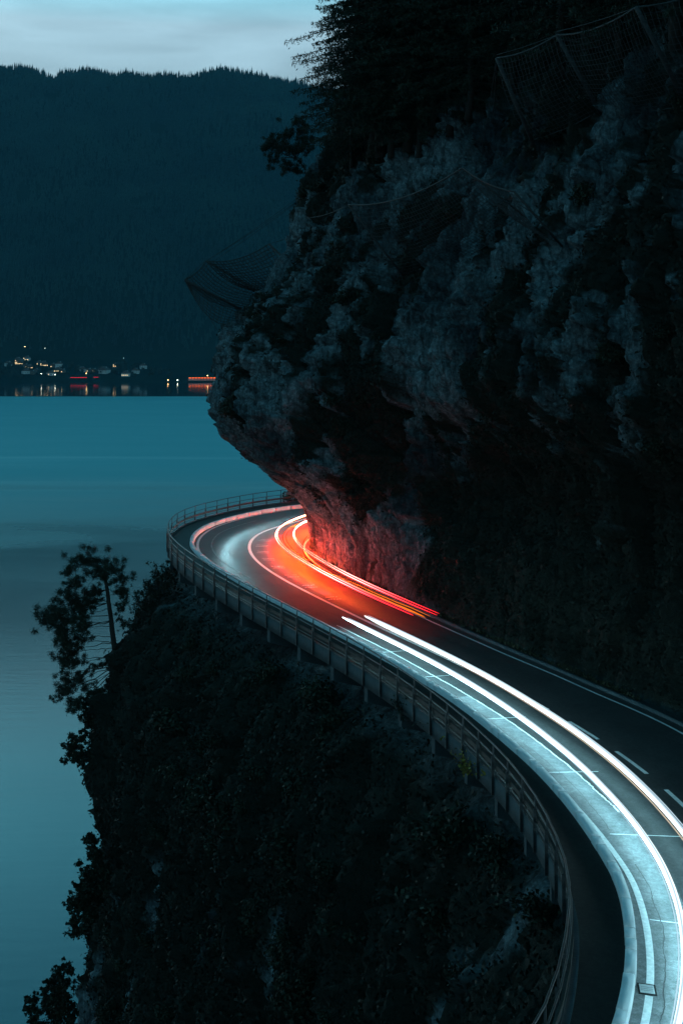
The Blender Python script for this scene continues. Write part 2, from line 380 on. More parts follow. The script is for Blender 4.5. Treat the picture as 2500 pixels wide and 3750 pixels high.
# ------------------------------------------------------------------ road geometry
CTR = np.array([(-1.0, 8.0), (0.826, 10.38), (2.623, 12.783), (4.323, 15.254), (5.885, 17.814), (7.32, 20.449), (8.6, 23.161), (9.645, 25.972), (10.388, 28.877), (10.795, 31.848), (10.856, 34.846), (10.662, 37.839), (10.236, 40.807), (9.528, 43.721), (8.589, 46.57), (7.49, 49.361), (6.272, 52.103), (4.965, 54.803), (3.601, 57.475), (2.222, 60.139), (0.845, 62.804), (-0.524, 65.474), (-1.849, 68.165), (-3.082, 70.9), (-4.176, 73.693), (-5.069, 76.556), (-5.698, 79.488), (-6.002, 82.471), (-5.941, 85.468), (-5.493, 88.432), (-4.684, 91.32), (-3.658, 94.138), (-2.484, 96.898), (-1.056, 99.535), (0.587, 102.045), (2.295, 104.511), (4.129, 106.885), (6.154, 109.097), (8.324, 111.167), (10.631, 113.084), (13.037, 114.875), (15.475, 116.625)])
def catmull(P, n=12):
    P = np.asarray(P, float); Q = np.vstack([2 * P[0] - P[1], P, 2 * P[-1] - P[-2]]); out = []
    for i in range(1, len(Q) - 2):
        t = np.linspace(0, 1, n, endpoint=False)[:, None]; a, b, c, d = Q[i - 1:i + 3]
        out.append(.5 * (2 * b + (c - a) * t + (2 * a - 5 * b + 4 * c - d) * t * t + (3 * b - a - 3 * c + d) * t ** 3))
    return np.vstack(out + [P[-1:]])
_c = catmull(CTR); _d = np.r_[0, np.cumsum(np.linalg.norm(np.diff(_c, axis=0), axis=1))]
RS = np.arange(0, _d[-1], .25); RP = np.stack([np.interp(RS, _d, _c[:, k]) for k in (0, 1)], 1)
_t = np.gradient(RP, axis=0); _t /= np.linalg.norm(_t, axis=1)[:, None]; RN = np.stack([-_t[:, 1], _t[:, 0]], 1)
def nrm(s): return np.stack([np.interp(s, RS, RN[:, k]) for k in (0, 1)], -1)
def road(s, o, dz=0.):
    """point at station s, o metres to the lake side of the centre line, dz above the road plane"""
    s = np.asarray(s, float); P = np.stack([np.interp(s, RS, RP[:, k]) for k in (0, 1)], -1) + nrm(s) * np.asarray(o)[..., None]
    return np.concatenate([P, (-.06 * P[..., :1] + np.asarray(dz)[..., None] * np.ones_like(P[..., :1]))], -1)
KERB = [(0, 3.4), (19.5, 3.34), (24, 3.41), (27, 3.36), (30, 3.48), (34, 3.54), (38.5, 3.51), (41, 3.4), (44, 3.18), (48, 3.0), (53, 2.85), (62, 2.85), (70, 3.0), (75, 3.28), (77.5, 3.63), (80, 3.82), (84, 4.01), (88, 4.12), (95, 4.0), (98, 3.88), (102, 3.6), (110, 3.5), (125, 3.5)]
RAIL = [(0, 4.5), (16, 4.53), (18, 4.65), (21, 4.87), (25, 5.03), (27, 5.18), (30, 5.26), (33, 5.37), (37, 5.48), (40, 5.42), (43.5, 5.29), (47, 5.1), (50, 5.0), (53, 4.9), (57, 4.87), (66, 4.9), (71.5, 5.05), (74, 5.18), (76.5, 5.34), (79, 5.51), (82.8, 5.7), (85.8, 5.93), (88.5, 6.02), (95, 6.02), (103, 6.1), (125, 6.1)]
INNER = [(0, -3.7), (30, -3.8), (40, -3.8), (41.5, -3.78), (43.5, -3.6), (45, -3.4), (48, -3.3), (51.5, -3.13), (58, -3.2), (70, -3.5), (85, -3.5), (125, -3.5)]
kerb_o = lambda s: sm_itp(s, KERB, 2); rail_o = lambda s: sm_itp(s, RAIL, 1.5); inner_o = lambda s: sm_itp(s, INNER, 2)
SIDE_Z, KERB_Z, KERB_W = .06, .26, .26

def strip(name, s, cross, mat, parent=None, smooth=True):
    """ribbon along the road; cross = [(offset fn or number, dz), ...]"""
    G = np.stack([road(s, (o(s) if callable(o) else np.full_like(s, o)), dz) for o, dz in cross], 1)
    return link(name, grid_mesh(name, G, smooth), mat, parent)
S_ALL = np.arange(2, 123, .5)
roadway = tag(strip('road', S_ALL, [(kerb_o, 0), (lambda s: kerb_o(s) * .5, 0), (0., 0), (lambda s: inner_o(s) * .5, 0), (lambda s: inner_o(s) - 1.3, 0)], M['asphalt']), kind='structure')
walk = tag(strip('footway', S_ALL, [(lambda s: rail_o(s) - .06, SIDE_Z), (lambda s: kerb_o(s) + KERB_W - .02, SIDE_Z)], M['walk'], smooth=False), kind='structure')
# worn concrete surfacing with a ragged edge; pale tone also stands in for stronger headlight
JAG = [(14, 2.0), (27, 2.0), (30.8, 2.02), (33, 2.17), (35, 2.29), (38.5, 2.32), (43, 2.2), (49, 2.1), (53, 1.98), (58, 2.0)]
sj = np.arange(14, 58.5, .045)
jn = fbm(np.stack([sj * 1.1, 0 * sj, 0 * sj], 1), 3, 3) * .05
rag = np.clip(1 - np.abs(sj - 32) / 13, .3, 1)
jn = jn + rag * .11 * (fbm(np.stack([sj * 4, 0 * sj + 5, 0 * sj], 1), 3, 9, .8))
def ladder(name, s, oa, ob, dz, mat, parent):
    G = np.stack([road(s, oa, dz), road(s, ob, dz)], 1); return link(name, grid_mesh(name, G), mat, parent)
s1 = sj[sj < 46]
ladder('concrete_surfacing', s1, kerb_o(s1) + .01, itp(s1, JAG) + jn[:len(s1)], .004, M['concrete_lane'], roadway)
# pale sealed seam along the ragged edge
s2 = sj[sj > 33]
wd = .018 + .022 * np.clip(fbm(np.stack([s2 * 1.7, 0 * s2, 0 * s2 + 4], 1), 3, 8) + .4, 0, 1)
ladder('seam', s2, itp(s2, JAG) + jn[-len(s2):] + wd, itp(s2, JAG) + jn[-len(s2):] - wd, .009, M['paint'], roadway)
for sJ, a0, a1 in ((53.2, 1.2, -.05), (49.0, 1.3, -.05), (43.0, 1.3, -.05), (36.8, 1.5, -.05), (25.2, .6, -.4), (31.2, .7, -.5)):
    o = np.linspace(a0, float(kerb_o(sJ)) + a1, 14); w_ = .022
    G = np.stack([road(np.full(14, sJ - w_), o, .0095), road(np.full(14, sJ + w_), o, .0095)], 1)
    link('joint', grid_mesh('joint', G, flip=True), M['paint'], roadway)
# tar-sealed cracks wandering along the lane
M['tar'] = simple('tar', (.008, .008, .009), (.018, .018, .019), 8, .5)
for k, (sa, sb, oc) in enumerate(((17, 29, 2.75), (31.5, 40, 2.9), (38, 52, .9), (20, 34, .55), (58, 74, 1.3), (46, 60, -1.9))):
    s = np.arange(sa, sb, .07); o = oc + .16 * fbm(np.stack([s * .5, 0 * s + k, 0 * s], 1), 4, 17) + .03 * fbm(np.stack([s * 5, 0 * s + k, 0 * s], 1), 2, 18)
    w_ = .006 + .012 * np.clip(fbm(np.stack([s * 1.3, 0 * s, 0 * s + k], 1), 2, 19) + .5, 0, 1); ladder('crack_seal', s, o + w_, o - w_, .0105, M['tar'], roadway)
# painted lines
def line(name, s0, s1, tab, w, dz=.013, mat='paint'):
    s = np.arange(s0, s1 + .01, .15); o = sm_itp(s, tab, 1.) if isinstance(tab, list) else np.full_like(s, tab)
    return ladder(name, s, o + w / 2, o - w / 2, dz, M[mat], roadway)
EDGE = [(14, 3.0), (19.5, 3.04), (24, 3.1), (28, 3.11), (30.5, 3.26), (33.8, 3.43), (36, 3.45)]
line('edge_line', 14, 20.9, EDGE, .17); line('edge_line', 21.5, 34.2, EDGE, .17)
EDGE2 = [(68, 2.75), (75, 3.15), (77, 3.4), (79, 3.52), (83, 3.68), (87, 3.82), (93.5, 3.85), (98, 3.62), (103, 3.4), (120, 3.3)]
line('edge_line', 69, 119, EDGE2, .16)
for a_, b_ in ((29.2, 31.5), (32.8, 35.1), (36.5, 38.8), (40.05, 42.25), (43.7, 45.9)): line('lane_dash', a_, b_, -.12, .16)
line('centre_line', 50, 119, [(50, 0), (58, .1), (66, .05), (75, .12), (86, .2), (92, .08), (119, 0)], .2)
line('inner_edge_line', 14, 118, INNER, .12)
# faint worn line in the outer lane
WORN = [(66, 1.6), (72, 2.05), (76, 2.4), (80, 2.65), (85, 2.8), (92, 2.6)]
s = np.arange(70, 92, .2); o = itp(s, WORN); wv_ = .03 + .05 * np.clip(fbm(np.stack([s, 0 * s, 0 * s], 1), 3, 4) + .3, 0, 1)
M['faded'] = simple('faded_paint', (.07, .07, .07), (.30, .30, .30), 5, .7)
ladder('faded_line', s, o + wv_, o - wv_, .0125, M['faded'], roadway)
# short paired repair marks in the inner lane
for k, sk in enumerate((83.2, 80.8, 78.3, 75.7, 73.0, 70.2, 67.2, 64.0)):
    for dd in (0, .55):
        mb = MB()
        x0 = -1.02 + .06 * math.sin(k) - (.05 if dd else 0)
        for j in range(5):
            oo = x0 + j * .16 + RNG.normal(0, .01); hw = .05 + .02 * RNG.random(); st = sk + dd + RNG.normal(0, .02)
            q = [road(np.array(st + a), np.array(oo + b_), .0135) for a, b_ in ((-.03, -hw), (.03, -hw), (.03, hw), (-.03, hw))]
            mb.add(q, [(0, 1, 2, 3)])
        mb.build('repair_mark', M['paint'], roadway)
# inner gutter kerb against the rock
gut = tag(empty('gutter_kerb'), kind='structure')
st = 20.
while st < 118:
    L = 2.0; s = np.array([st + .01, st + L * .5, st + L - .01]); o0 = inner_o(s) - .55; o1 = o0 - .22
    up = .10 + RNG.normal(0, .006)
    G = np.stack([road(s, o0, -.05), road(s, o0, up), road(s, o1, up + .01), road(s, o1, -.05)], 1)
    link('kerb_stone', grid_mesh('kerb_stone', G, flip=True), M['concrete'], gut); st += L
# outer kerb, stone by stone
kerb = tag(empty('kerb'), kind='structure')
st = 6.
while st < 118:
    L = random.choice((.65, 1.3, 1.9, 1.9, 1.9)); n = max(3, int(L / .3)); s = np.linspace(st + .012, st + L - .012, n); k0 = kerb_o(s) + RNG.normal(0, .006); k1 = k0 + KERB_W
    z = KERB_Z + RNG.normal(0, .004); e_ = .02
    prof = [(k0, -.05), (k0, z - e_), (k0 + e_, z), (k1 - e_, z), (k1, z - e_), (k1, -.02)]
    G = np.stack([road(s, o, dz) for o, dz in prof], 1); me = grid_mesh('kerb_stone', G, flip=True)
    import bmesh
    bm = bmesh.new(); bm.from_mesh(me); bm.verts.ensure_lookup_table()
    c6 = len(prof); bm.faces.new([bm.verts[i] for i in range(c6)]); bm.faces.new([bm.verts[(n - 1) * c6 + i] for i in reversed(range(c6))]); bm.to_mesh(me); bm.free()
    link('kerb_stone', me, M['kerb'], kerb); st += L

# ------------------------------------------------------------------ viaduct edge: slab, fascia panels, brackets
BAY = 1.75; POST_S = np.arange(8, 116, BAY)
via = tag(empty('road_viaduct', tuple(road(np.array(60.), np.array(5.), -.8))), 'concrete cantilever viaduct deck carrying the curved road above the lake', 'viaduct')
def vlink(o):   # keep world placement under the viaduct root
    o.parent = via; o.matrix_parent_inverse.identity(); o.location = -Vector(via.location); return o
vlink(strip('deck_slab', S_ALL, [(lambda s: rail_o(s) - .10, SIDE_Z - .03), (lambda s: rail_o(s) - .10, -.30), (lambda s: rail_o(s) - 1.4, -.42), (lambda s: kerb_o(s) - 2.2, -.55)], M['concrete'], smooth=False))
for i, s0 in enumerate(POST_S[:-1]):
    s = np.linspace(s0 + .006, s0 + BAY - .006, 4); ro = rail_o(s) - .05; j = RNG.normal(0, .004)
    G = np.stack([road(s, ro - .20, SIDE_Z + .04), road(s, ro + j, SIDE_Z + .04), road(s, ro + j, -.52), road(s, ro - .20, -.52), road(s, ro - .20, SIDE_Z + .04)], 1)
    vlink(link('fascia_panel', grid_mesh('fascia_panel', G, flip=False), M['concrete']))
for i, s0 in enumerate(POST_S[::2]):
    mb = MB(); r0 = float(rail_o(s0)); V = []
    for dz, oo in (('lo', None), ('hi', None)):
        for a, b_ in ((-.16, 0), (.16, 0), (.16, 1), (-.16, 1)):
            o = r0 - .12 if b_ == 0 else r0 - 3.4
            z = (-1.15 if b_ == 0 else -2.0) if dz == 'lo' else -.34
            V.append(road(np.array(s0 + a), np.array(o), z))
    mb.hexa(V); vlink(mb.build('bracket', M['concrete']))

# ------------------------------------------------------------------ railing
rl = tag(empty('railing', tuple(road(np.array(60.), np.array(4.9), 0.))), 'steel pedestrian railing with handrail and bars along the outer edge of the curve', 'railing')
def rlink(o): o.parent = rl; o.matrix_parent_inverse.identity(); o.location = -Vector(rl.location); return o
for s0 in POST_S:
    a = np.array(s0); n2 = nrm(a); T = np.array([n2[1], -n2[0], 0]); N3 = np.array([n2[0], n2[1], 0]); ax = (T, N3, np.array([0, 0, 1.]))
    b0 = road(a, rail_o(a), 0.); mb = MB()
    zb, zm, zt = -.46, .80, 1.17
    c = b0 + np.array([0, 0, (zb + zm) / 2]); mb.box(c, (.026, .045, (zm - zb) / 2), ax)
    c = b0 + np.array([0, 0, (zm + zt) / 2]) + N3 * -.02; mb.box(c, (.018, .022, (zt - zm) / 2), ax)
    rlink(mb.build('post', M['steel']))
def rail_line(name, dz, r, off=0., n=6, mat='steel', flat=None):
    P = np.stack([road(np.array(s0), rail_o(np.array(s0)) + off, dz) for s0 in POST_S])
    mb = MB()
    if flat:
        for i in range(len(P) - 1):
            d = P[i + 1] - P[i]; L = np.linalg.norm(d); T = d / L; N3 = np.array([-T[1], T[0], 0]); N3 /= np.linalg.norm(N3); mb.box((P[i] + P[i + 1]) / 2, (L / 2, flat[0], flat[1]), (T, N3, np.cross(T, N3)))
    else: mb.tube(P, r, n)
    return rlink(mb.build(name, M[mat], smooth=not flat))
rail_line('handrail', 1.19, .030, -.02, 8)
rail_line('upper_rail', .80, .026, -.07, 8)
rail_line('guard_beam', .50, 0, -.10, mat='rust_steel', flat=(.03, .07))
rail_line('lower_rail', .30, .020, -.08, 8)
rail_line('kick_rail', .15, 0, -.09, flat=(.012, .035))

# ------------------------------------------------------------------ drain grate
gs, go = 21.2, 3.12
dg = tag(empty('drain_grate', tuple(road(np.array(gs), np.array(go), 0.))), 'square slotted iron drain grate set in the edge line by the kerb', 'drain')
a = np.array(gs); n2 = nrm(a + 4.); T = np.array([-n2[1] * -1, n2[0] * -1, 0]); N3 = np.array([n2[0], n2[1], 0.06 * -n2[0]]); AX = (N3, T, np.array([0.06, 0, 1.]))
def dlink(o): o.parent = dg; return o
M['dark_infill'] = simple('drain_dark', (.004, .004, .004), (.008, .008, .008), 3, .9)
mb = MB(); mb.box((0, 0, .016), (.20, .235, .004), AX); dlink(mb.build('dark_infill', M['dark_infill']))  # flat black slab standing in for the shaded hollow under the bars
for q, hx, hy in (((-.145, 0), .012, .17), ((.145, 0), .012, .17), ((0, -.16), .157, .012), ((0, .16), .157, .012)):
    mb = MB(); mb.box(np.array(AX[0]) * q[0] + np.array(AX[1]) * q[1] + np.array([0, 0, .026]), (hx, hy, .006), AX); dlink(mb.build('frame_bar', M['iron']))
for j in range(4):
    mb = MB(); mb.box(np.array(AX[1]) * (-.105 + .07 * j) + np.array([0, 0, .027]), (.13, .018, .006), AX); dlink(mb.build('bar', M['iron']))

# ------------------------------------------------------------------ upper cliff (overhang above the road)
ZB = [(-2, 0), (12, 0), (14.8, .02), (18, .06), (21, .12), (24.5, .20), (27, .27), (32, .42), (40, .68), (50, 1.0), (70, 1.6)]
OV_N = [(-2, 0), (0, 0), (2.3, 0.1), (4.7, 1.9), (6, 3.7), (7.7, 5.3), (9.9, 6.4), (11.7, 6.1), (14.8, 5.0), (18, 2.6), (21, 2.6), (24.5, 2.6), (27, 2.4), (32, 2), (50, 0), (70, 0)]
OV_R = [(-2, .2), (0, 0), (2, -.5), (5, -1.0), (8, -1.1), (10, .1), (11.5, .9), (14, .9), (17, .3), (20, -.2), (27, -.2), (40, 0), (70, 0)]
BV = [(20, 9, 3), (45, 9, 5), (58, 9, 7), (70, 12, 9), (80, 15, 9), (90, 15, 3), (105, 14, -6), (120, 8, -12)]
S_C = np.concatenate([np.arange(26, 60, .16), np.arange(60, 96, .10), np.arange(96, 118, .3)])
Z_C = np.concatenate([np.arange(-1.2, 22, .10), np.arange(22, 36, .16), np.arange(36, 66, .6)])
def cliff_base(s, z):
    w = itp(s, [(20, 0), (56, .05), (64, .35), (70, .75), (76, 1), (92, 1), (104, .6), (118, .4)])
    w = w * w * (3 - 2 * w)
    ov = sm_itp(z, OV_N, .7) * w + sm_itp(z, OV_R, .7) * (1 - w)
    bt = np.array(BV, float); bx, by = np.interp(s, bt[:, 0], bt[:, 1]), np.interp(s, bt[:, 0], bt[:, 2]); bk = itp(z, ZB)
    foot = inner_o(s) - 1.35 + itp(s, [(20, 0), (60, 0), (72, .4), (80, .75), (90, .7), (100, 0), (120, 0)])
    P = road(s, foot, 0.); n = nrm(s)
    return np.stack([P[..., 0] + n[..., 0] * ov + bx * bk, P[..., 1] + n[..., 1] * ov + by * bk, z - .06 * P[..., 0] * np.clip(1 - z / 10, 0, 1)], -1), n
SS, ZZ = np.meshgrid(S_C, Z_C, indexing='ij')
B_, Nn = cliff_base(SS.ravel(), ZZ.ravel())
def rock_disp(P, zz, amp=1.):
    p = P.astype(np.float64)
    d = 1.2 * fbm(p * np.array([.10, .10, .07]), 3, 11)
    warp = np.stack([fbm(p * .3 + 5, 2, 21), fbm(p * .3 + 9, 2, 22), fbm(p * .3 + 13, 2, 23)], 1)
    q = p + warp * .7
    a1, a2, c1, k1 = worley(q * np.array([.33, .33, .11]), 31); d = d + .7 * (c1 - .5) + .85 * k1 - .35 * np.exp(-((a2 - a1) / .06) ** 2)
    b1, b2, c2, k2 = worley(q * np.array([.95, .95, .30]) + 3, 32); d = d + .30 * (c2 - .5) + .70 * k2 - .12 * np.exp(-((b2 - b1) / .07) ** 2)
    e1, e2, c3, k3 = worley(q * np.array([2.4, 2.4, 1.0]) + 7, 33); d = d + .10 * (c3 - .5) + .32 * k3
    d = d + .45 * fbm(q * np.array([.60, .60, .14]), 3, 41, ridged=True)
    d = d - .40 * np.exp(-(np.abs(perlin(q * np.array([.42, .42, .07]) + 2.2, 71)) / .035) ** 2) - .24 * np.exp(-(np.abs(perlin(q * np.array([.09, .09, .40]) + 5.1, 72)) / .04) ** 2) - .20 * np.exp(-(np.abs(perlin(q * np.array([1.1, 1.1, .22]) + 1.7, 73)) / .04) ** 2)
    d = d + .10 * fbm(p * np.array([1.6, 1.6, 1.1]), 3, 44) + .07 * fbm(p * 3.6, 2, 46, ridged=True)
    return d * amp
zz = ZZ.ravel()
am = np.clip(.30 + zz * .10, .25, 1.) * np.clip((66 - zz) / 20, 0, 1)
D = rock_disp(B_, zz)
sv = SS.ravel()
def gully(s_, z_, seed):
    """slanting vegetated gullies between the rock ribs"""
    a = s_ + .50 * z_
    g = fbm(np.stack([a * .17, z_ * .05, 0 * a], 1), 3, seed) + .45 * fbm(np.stack([a * .42, z_ * .16, 0 * a + 7], 1), 3, seed + 3)
    return g
GU = gully(sv, zz, 61) - .34 * np.clip((sv - 64) / 6, 0, 1) * np.clip((15 - zz) / 4, 0, 1)
_, _, _cA, _ = worley(B_ * np.array([.8, .8, .34]) + 4.2, 34); _, _, _cB, _ = worley(B_ * np.array([2.1, 2.1, .9]) + 1.3, 35)
GU = GU + .34 * (_cA - .5) + .16 * (_cB - .5)
cave = np.exp(-(((sv - 56) / 9) ** 2 + ((zz - 6.5) / 3.2) ** 2)) + .9 * np.exp(-(((sv - 40) / 7) ** 2 + ((zz - 5.5) / 3.4) ** 2))  # recess under the overhang, its shade partly painted through the cover mask
topv = np.clip((zz - 24) / 14, 0, .7)
VEG_DARK = np.clip((GU + topv + .55 * cave + .55 * np.exp(-((zz - 2.0) / 2.8) ** 2) * np.clip((64 - sv) / 6, 0, 1) + .26 * np.clip((47 - sv) / 8, 0, 1) + .02) / .09, 0, 1) * np.clip((zz - .2) / .8 + np.clip((62 - sv) / 4, 0, 1), 0, 1)  # extra cover put in to darken the recess, lit foot and near end
D = D - .16 * VEG_DARK * np.clip((30 - zz) / 10, 0, 1) - 2.2 * cave
PC = B_ + np.concatenate([Nn, np.full((len(Nn), 1), .25)], 1) * (D * am - .25 * am * 0)[:, None]
# keep the foot clear of the carriageway
def set_veg(ob, v):
    at_ = ob.data.attributes.new('veg_dark', 'FLOAT', 'POINT'); at_.data.foreach_set('value', v.astype(np.float32))
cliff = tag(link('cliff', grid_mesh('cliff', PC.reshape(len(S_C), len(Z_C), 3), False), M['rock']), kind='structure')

set_veg(cliff, VEG_DARK)
# ------------------------------------------------------------------ lower cliff below the viaduct
OD = [(-.2, -2.6), (.6, -1.6), (1.4, -.2), (2.3, 1.5), (4.4, 2.9), (7.6, 4.3), (12.9, 4.9), (17, 4.3), (20.4, 4.9), (26, 5.5), (40, 7), (64, 13)]
S_L = np.concatenate([np.arange(8, 50, .3), np.arange(50, 96, .17), np.arange(96, 116, .5)])
D_L = np.concatenate([np.arange(-.3, 34, .2), np.arange(34, 64, .9)])
SS2, DD2 = np.meshgrid(S_L, D_L, indexing='ij'); ss2, dd2 = SS2.ravel(), DD2.ravel()
r0 = rail_o(ss2) - 1.2; wn_ = itp(ss2, [(0, .55), (30, .6), (52, .75), (66, 1), (95, 1), (116, 1)])
P0 = road(ss2, r0, 0.); n2 = nrm(ss2); oo = sm_itp(dd2, OD, .5) * wn_
BL = np.stack([P0[:, 0] + n2[:, 0] * oo, P0[:, 1] + n2[:, 1] * oo, P0[:, 2] - dd2 - .5], 1)
DL = rock_disp(BL + 40, dd2); amL = np.clip(.15 + dd2 * .16, .15, 1.0)
PL = BL + np.concatenate([n2, np.full((len(n2), 1), .2)], 1) * (DL * amL)[:, None]
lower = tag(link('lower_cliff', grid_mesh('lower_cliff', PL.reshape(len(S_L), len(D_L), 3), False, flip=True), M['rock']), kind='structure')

VEGL = np.clip((gully(ss2 * 1.2, -dd2, 81) + .33 - .008 * np.clip(dd2 - 14, 0, 20) + .10 * np.clip(1 - np.abs(dd2 - 7) / 7, 0, 1) - .0) / .10, 0, 1) * np.clip((dd2 - 1.0) / 1.2, 0, 1)
set_veg(lower, VEGL)
def bvh_of(o):
    me = o.data; V = np.empty(len(me.vertices) * 3, np.float32); me.vertices.foreach_get('co', V)
    F = np.empty(len(me.polygons) * 4, np.int32); me.loops.foreach_get('vertex_index', F)
    return BVHTree.FromPolygons(V.reshape(-1, 3).tolist(), F.reshape(-1, 4).tolist())
BV_UP, BV_LO = bvh_of(cliff), bvh_of(lower)
def hit(x, y, bvh, default=80.):
    """where the sight line through photograph pixel (x, y) meets the rock"""
    d = Vector(((x - 1250) / FPX, 1, -(y - YH) / FPX)).normalized()
    loc, no, i, dist = bvh.ray_cast(Vector((0, 0, CAM_H)), d)
    return (np.array(loc), np.array(no)) if loc is not None else (px(x, y, default), np.array([-1., 0, 0]))

#@@REST
# ------------------------------------------------------------------ light trails of the passing cars
def trail(name, tab, dz, r, mat, label, s0, s1, cat='light trail', group=None, wob=0.):
    s = np.linspace(s0, s1, int((s1 - s0) / .3)); o = sm_itp(s, tab, 5.); z = np.full_like(s, dz)
    if wob: z = z + wob * np.sin(s * .9) + wob * .5 * np.sin(s * 2.3)
    P = road(s, o, z); t = np.minimum((s - s0), (s1 - s)) / 2.2; rr = r * np.clip(.30 + .70 * t ** .7, 0, 1)
    mb = MB(); mb.tube(P, rr, 12); ob = mb.build(name, mat, smooth=True); tag(ob, label, cat, group); return ob
def beam_cut(nt, lo, hi, cut=-.15):
    """lamps with a cut-off: strong below the horizontal, weak above"""
    g = nt.nodes.new('ShaderNodeNewGeometry'); sx = nt.nodes.new('ShaderNodeSeparateXYZ'); nt.links.new(g.outputs['Normal'], sx.inputs[0])
    mr = nt.nodes.new('ShaderNodeMapRange'); mr.inputs[1].default_value = -.75; mr.inputs[2].default_value = cut; mr.inputs[3].default_value = lo; mr.inputs[4].default_value = hi
    nt.links.new(sx.outputs['Z'], mr.inputs[0]); return mr.outputs[0]
def emis_beam(name, col, lo, hi, cut=-.15):
    m = emis(name, col, 1.); nt = m.node_tree; e = next(n for n in nt.nodes if n.type == 'EMISSION'); nt.links.new(beam_cut(nt, lo, hi, cut), e.inputs[1]); nt.links.new(mix(nt, col, (.82, .96, 1.), beam_cut(nt, 0., 1., cut)), e.inputs[0]); return m
M['t_white'] = emis_beam('headlight_glow', (.36, .86, 1.0), 14., .75, .15)
M['t_white2'] = emis_beam('headlight_glow_warm', (.36, .86, 1.0), 6.5, .75, -.3)
def emis_ramp(name, cA, dA, uA, cB, dB, uB, core, y0, y1):
    """lamp glow, strength shaped to throw colour on road and cliff round the bend; over-exposed to near white on the upper side"""
    m = bpy.data.materials.new(name); m.use_nodes = True; nt = m.node_tree; nt.nodes.clear()
    o = nt.nodes.new('ShaderNodeOutputMaterial'); e = nt.nodes.new('ShaderNodeEmission'); g = nt.nodes.new('ShaderNodeNewGeometry'); sx = nt.nodes.new('ShaderNodeSeparateXYZ')
    nt.links.new(g.outputs['Position'], sx.inputs[0])
    def mr(src, a, b, c, d):
        q = nt.nodes.new('ShaderNodeMapRange'); q.interpolation_type = 'SMOOTHSTEP'
        for k, v_ in ((1, a), (2, b), (3, c), (4, d)):
            if isinstance(v_, (int, float)): q.inputs[k].default_value = v_
            else: nt.links.new(v_, q.inputs[k])
        nt.links.new(src, q.inputs[0]); return q.outputs[0]
    t = mr(sx.outputs['Y'], y0, y1, 0, 1)
    sn = nt.nodes.new('ShaderNodeSeparateXYZ'); nt.links.new(g.outputs['Normal'], sn.inputs[0])
    under = mr(sn.outputs['Z'], -.97, -.70, 1, 0); fc = mr(sn.outputs['Z'], .15, .75, 0, 1)
    hot = mix(nt, cA, core, t); c = mix(nt, mix(nt, cA, cB, t), hot, fc); nt.links.new(c, e.inputs[0])
    tb = mr(sx.outputs['Y'], 60, 92, 0, 1); lens = mr(sn.outputs['X'], -.1, .7, .03, 1.); bd = nt.nodes.new('ShaderNodeMath'); bd.operation = 'MULTIPLY'; nt.links.new(mr(tb, 0, 1, uA, uB), bd.inputs[0]); nt.links.new(mr(tb, 0, .35, 1., lens), bd.inputs[1])  # side glow turned towards the cliff to redden it and spare the outer lane
    st = mr(under, 0, 1, bd.outputs[0], mr(t, 0, 1, dA, dB)); dim = mr(fc, 0, 1, 1., mr(tb, 0, .6, 1., .06)); sm = nt.nodes.new('ShaderNodeMath'); sm.operation = 'MULTIPLY'; nt.links.new(st, sm.inputs[0]); nt.links.new(dim, sm.inputs[1]); nt.links.new(sm.outputs[0], e.inputs[1])
    nt.links.new(e.outputs[0], o.inputs[0]); return m
M['t_red'] = emis_ramp('taillight_glow', (1.0, .020, .035), 5., 1.0, (1.0, .020, .002), 170., 190., (1., .42, .34), 60, 80)
M['t_orange'] = emis_ramp('indicator_glow', (1.0, .20, .01), 2., .6, (1.0, .12, .003), 130., 2.0, (1., .30, .05), 60, 78)
LT = [(2, 2.2), (18, 2.3), (20, 2.33), (24, 2.33), (28, 2.33), (33, 2.45), (36, 2.58), (38.5, 2.55), (41, 2.45), (46.5, 2.1), (52, 2.05), (58, 2.02)]
RT = [(2, 1.0), (20, 1.1), (30, 1.15), (34, 1.22), (37, 1.2), (40, 1.2), (42.5, 1.02), (46, .97), (49, .78), (54, .88), (58, .78)]
hl1 = trail('headlight_trail', LT, .56, .078, M['t_white'], 'thick white headlight streak nearer the kerb, sweeping along the outer lane', 3, 57.8)
hl2 = trail('headlight_trail', RT, .56, .078, M['t_white2'], 'thick white headlight streak beside the dashed lane line', 3, 57.8)
M['t_side'] = emis('sidelight_glow', (.62, .85, 1.), .42); M['t_side2'] = emis('sidelight_glow_warm', (1., .80, .62), .30)
def strand(parent, tab, do, dz, r, mat, s0, s1):
    o = trail('strand', [(a, b + do) for a, b in tab], dz, r, mat, None, s0, s1, cat=None); o.parent = parent; return o
strand(hl1, LT, .02, .665, .020, M['t_side'], 3, 57.2); strand(hl1, LT, .13, .52, .014, M['t_side'], 3, 55.5)
strand(hl2, RT, .02, .668, .024, M['t_side'], 3, 57.4); strand(hl2, RT, .13, .50, .020, M['t_side2'], 3, 56.8); strand(hl2, RT, -.12, .60, .014, M['t_side'], 3, 52.)
R1 = [(56, -1.14), (62, -1.14), (64.5, -1.22), (66.5, -1.4), (68.5, -1.5), (72, -1.58), (90, -1.56), (94, -1.25), (100, -1.2), (112, -1.3)]
R2 = [(56, -2.38), (60.8, -2.34), (64, -2.4), (69.8, -2.75), (75, -2.86), (81, -2.78), (87, -2.6), (92, -2.45), (112, -2.5)]
trail('taillight_trail', R1, .80, .032, M['t_red'], 'red taillight streak nearest the white centre line', 56.4, 110)
trail('taillight_trail', [(a, b - .10) for a, b in R1], .88, .022, M['t_red'], 'thinner red taillight streak just above the one nearest the centre line', 56.8, 110)
trail('taillight_trail', R2, .80, .027, M['t_red'], 'red taillight streak closest to the cliff foot, lower of the pair', 56.2, 110)
